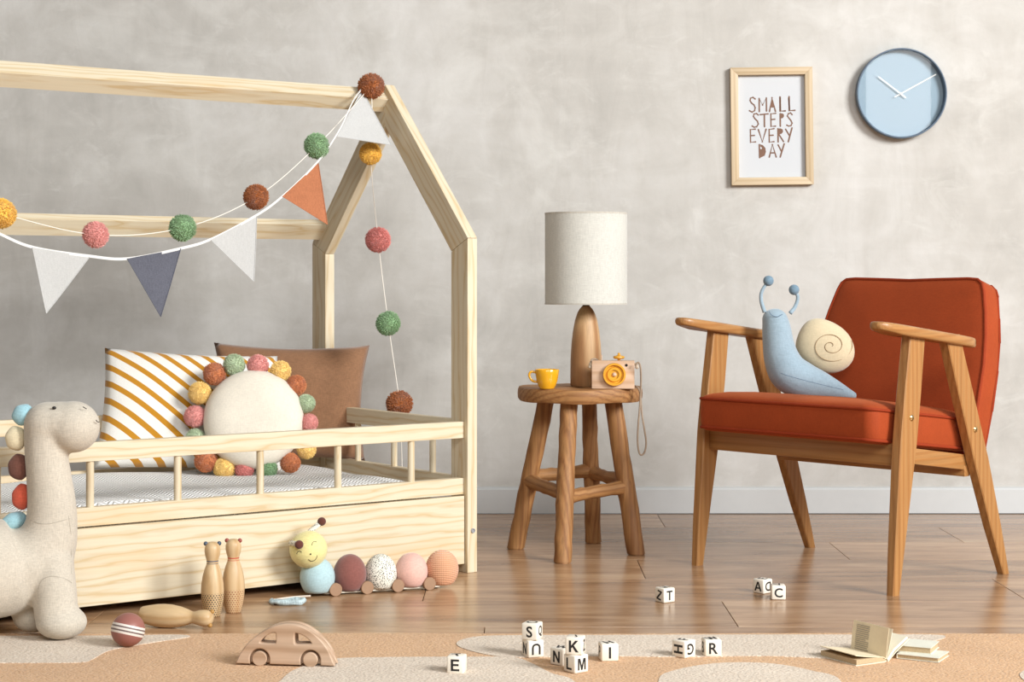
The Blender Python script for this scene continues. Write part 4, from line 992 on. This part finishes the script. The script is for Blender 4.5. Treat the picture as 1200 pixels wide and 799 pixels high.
block('block showing letters A and inverted D on the wooden floor', 895.3, 696.3, .0316, 42, 'D', 'A', 'E', left=True, plane=0, rf=180)
block('block with a letter C on the floor in front of another block', 913, 703, .0312, -3, 'C', None, 'V', plane=0)

# ------------------------------------------------------------ books on the rug
PAGE = plain('aged_paper', (230, 213, 180), .85, .05, 40); EDGE = plain('page_edges', (186, 163, 128), .9, .15, 400); COVER = plain('cream_book_cover', (222, 212, 190), .7, .05, 25); PALE = plain('pale_book_cover', (222, 220, 204), .7, .05, 30); LEAF = plain('white_leaf', (238, 230, 208), .85, .03)
PRINTM = plain('print_grey', (150, 142, 130), .9)
fc, sp0, lf = on(1006, 781, RZ), on(1038.5, 775.5, RZ), on(964, 770, RZ)
yv = Vector((-.50, .86, 0)).normalized(); xv = Vector((yv.y, -yv.x, 0))             # y runs along the spine away from the eye, x across the covers
bk = thing('open_book', 'small old book lying open with one page standing upright, on the rug', 'book', (sp0.x, sp0.y, RZ))
bk.rotation_euler = (0, 0, math.atan2(xv.y, xv.x)); BL = .098; bwid = .070
def sheet(name, pts, y0, y1, th, m, parent=bk):
    'a page or cover: profile in x, z swept along the spine'
    rings = []
    for y in (y0, y1):
        up_ = [(x, y, z) for x, z in pts]; dn_ = []
        for i, (x, z) in enumerate(pts):
            a = Vector(pts[max(i-1, 0)]); c_ = Vector(pts[min(i+1, len(pts)-1)]); d_ = (c_-a).normalized(); dn_.append((x+d_.y*th, y, z-d_.x*th))
        rings.append(up_+dn_[::-1])
    return B().loft(rings).obj(name, m, parent, 30)
sheet('front_cover', [(-bwid-.002, .0016), (-.004, .0016), (0, .003)], -.001, BL+.001, .0015, COVER)
sheet('left_pages', [(-bwid, .0105), (-.035, .0108), (-.012, .0095), (0, .004)], 0, BL, .0085, EDGE)
sheet('leaf', [(-bwid-.002, .0195), (-.05, .0155), (-.025, .012), (-.006, .0095), (0, .006)], 0, BL, .0012, PAGE)
ul = sheet('upright_leaf', [(.0, .006), (.002, .020), (.0035, .036), (.008, .060)], .001, BL-.001, .0006, PAGE)
sheet('upright_leaf', [(.001, .006), (.007, .020), (.011, .036), (.0165, .058)], .001, BL-.001, .0006, LEAF)
rpg = sheet('right_pages', [(.002, .005), (.018, .022), (.050, .0415)], 0, BL, .0045, LEAF)
sheet('back_cover', [(.003, .001), (.022, .0165), (.054, .0375)], -.001, BL+.001, .0016, COVER)
tx = B(); rnd = random.Random(4)
for i in range(13):
    z = .054-i*.0036; x = (.0035+(z-.036)*.1875 if z > .036 else .002+(z-.020)*.094)-.0009; y1 = BL-.012; y0 = y1-.036+rnd.uniform(0, .01)*(i % 4 == 3)
    tx.box((x-.0004, y0, z-.0005), (x, y1, z+.0005))
o = tx.obj('printed_lines', PRINTM, bk, 0); o['kind'] = 'stuff'
def closed_book(name, label, corner, dirx, wx, wy, th, z, cov):
    t = thing(name, label, 'book', (corner.x, corner.y, z)); t.rotation_euler = (0, 0, math.atan2(dirx.y, dirx.x))
    c1 = .0011
    B().box((-wx, 0, 0), (0, wy, c1)).obj('cover', cov, t, 0); B().box((-wx, 0, th-c1), (0, wy, th)).obj('cover', cov, t, 0)
    B().box((-wx, 0, c1), (-wx+.0012, wy, th-c1)).obj('spine', cov, t, 0)
    B().box((-wx+.0012, .002, c1), (-.002, wy-.002, th-c1)).obj('pages', EDGE, t, 0); return t
c0 = on(1100, 777, RZ)
closed_book('closed_book', 'closed pale old book lying flat on the rug under another book', c0, Vector((.87, -.49, 0)), .078, .068, .0085, RZ+.0008, PALE)
closed_book('closed_book', 'closed pale book lying on top of another closed book on the rug', Vector((.764, 3.290, 0)), Vector((.90, -.43, 0)), .074, .068, .012, RZ+.0095, PALE)
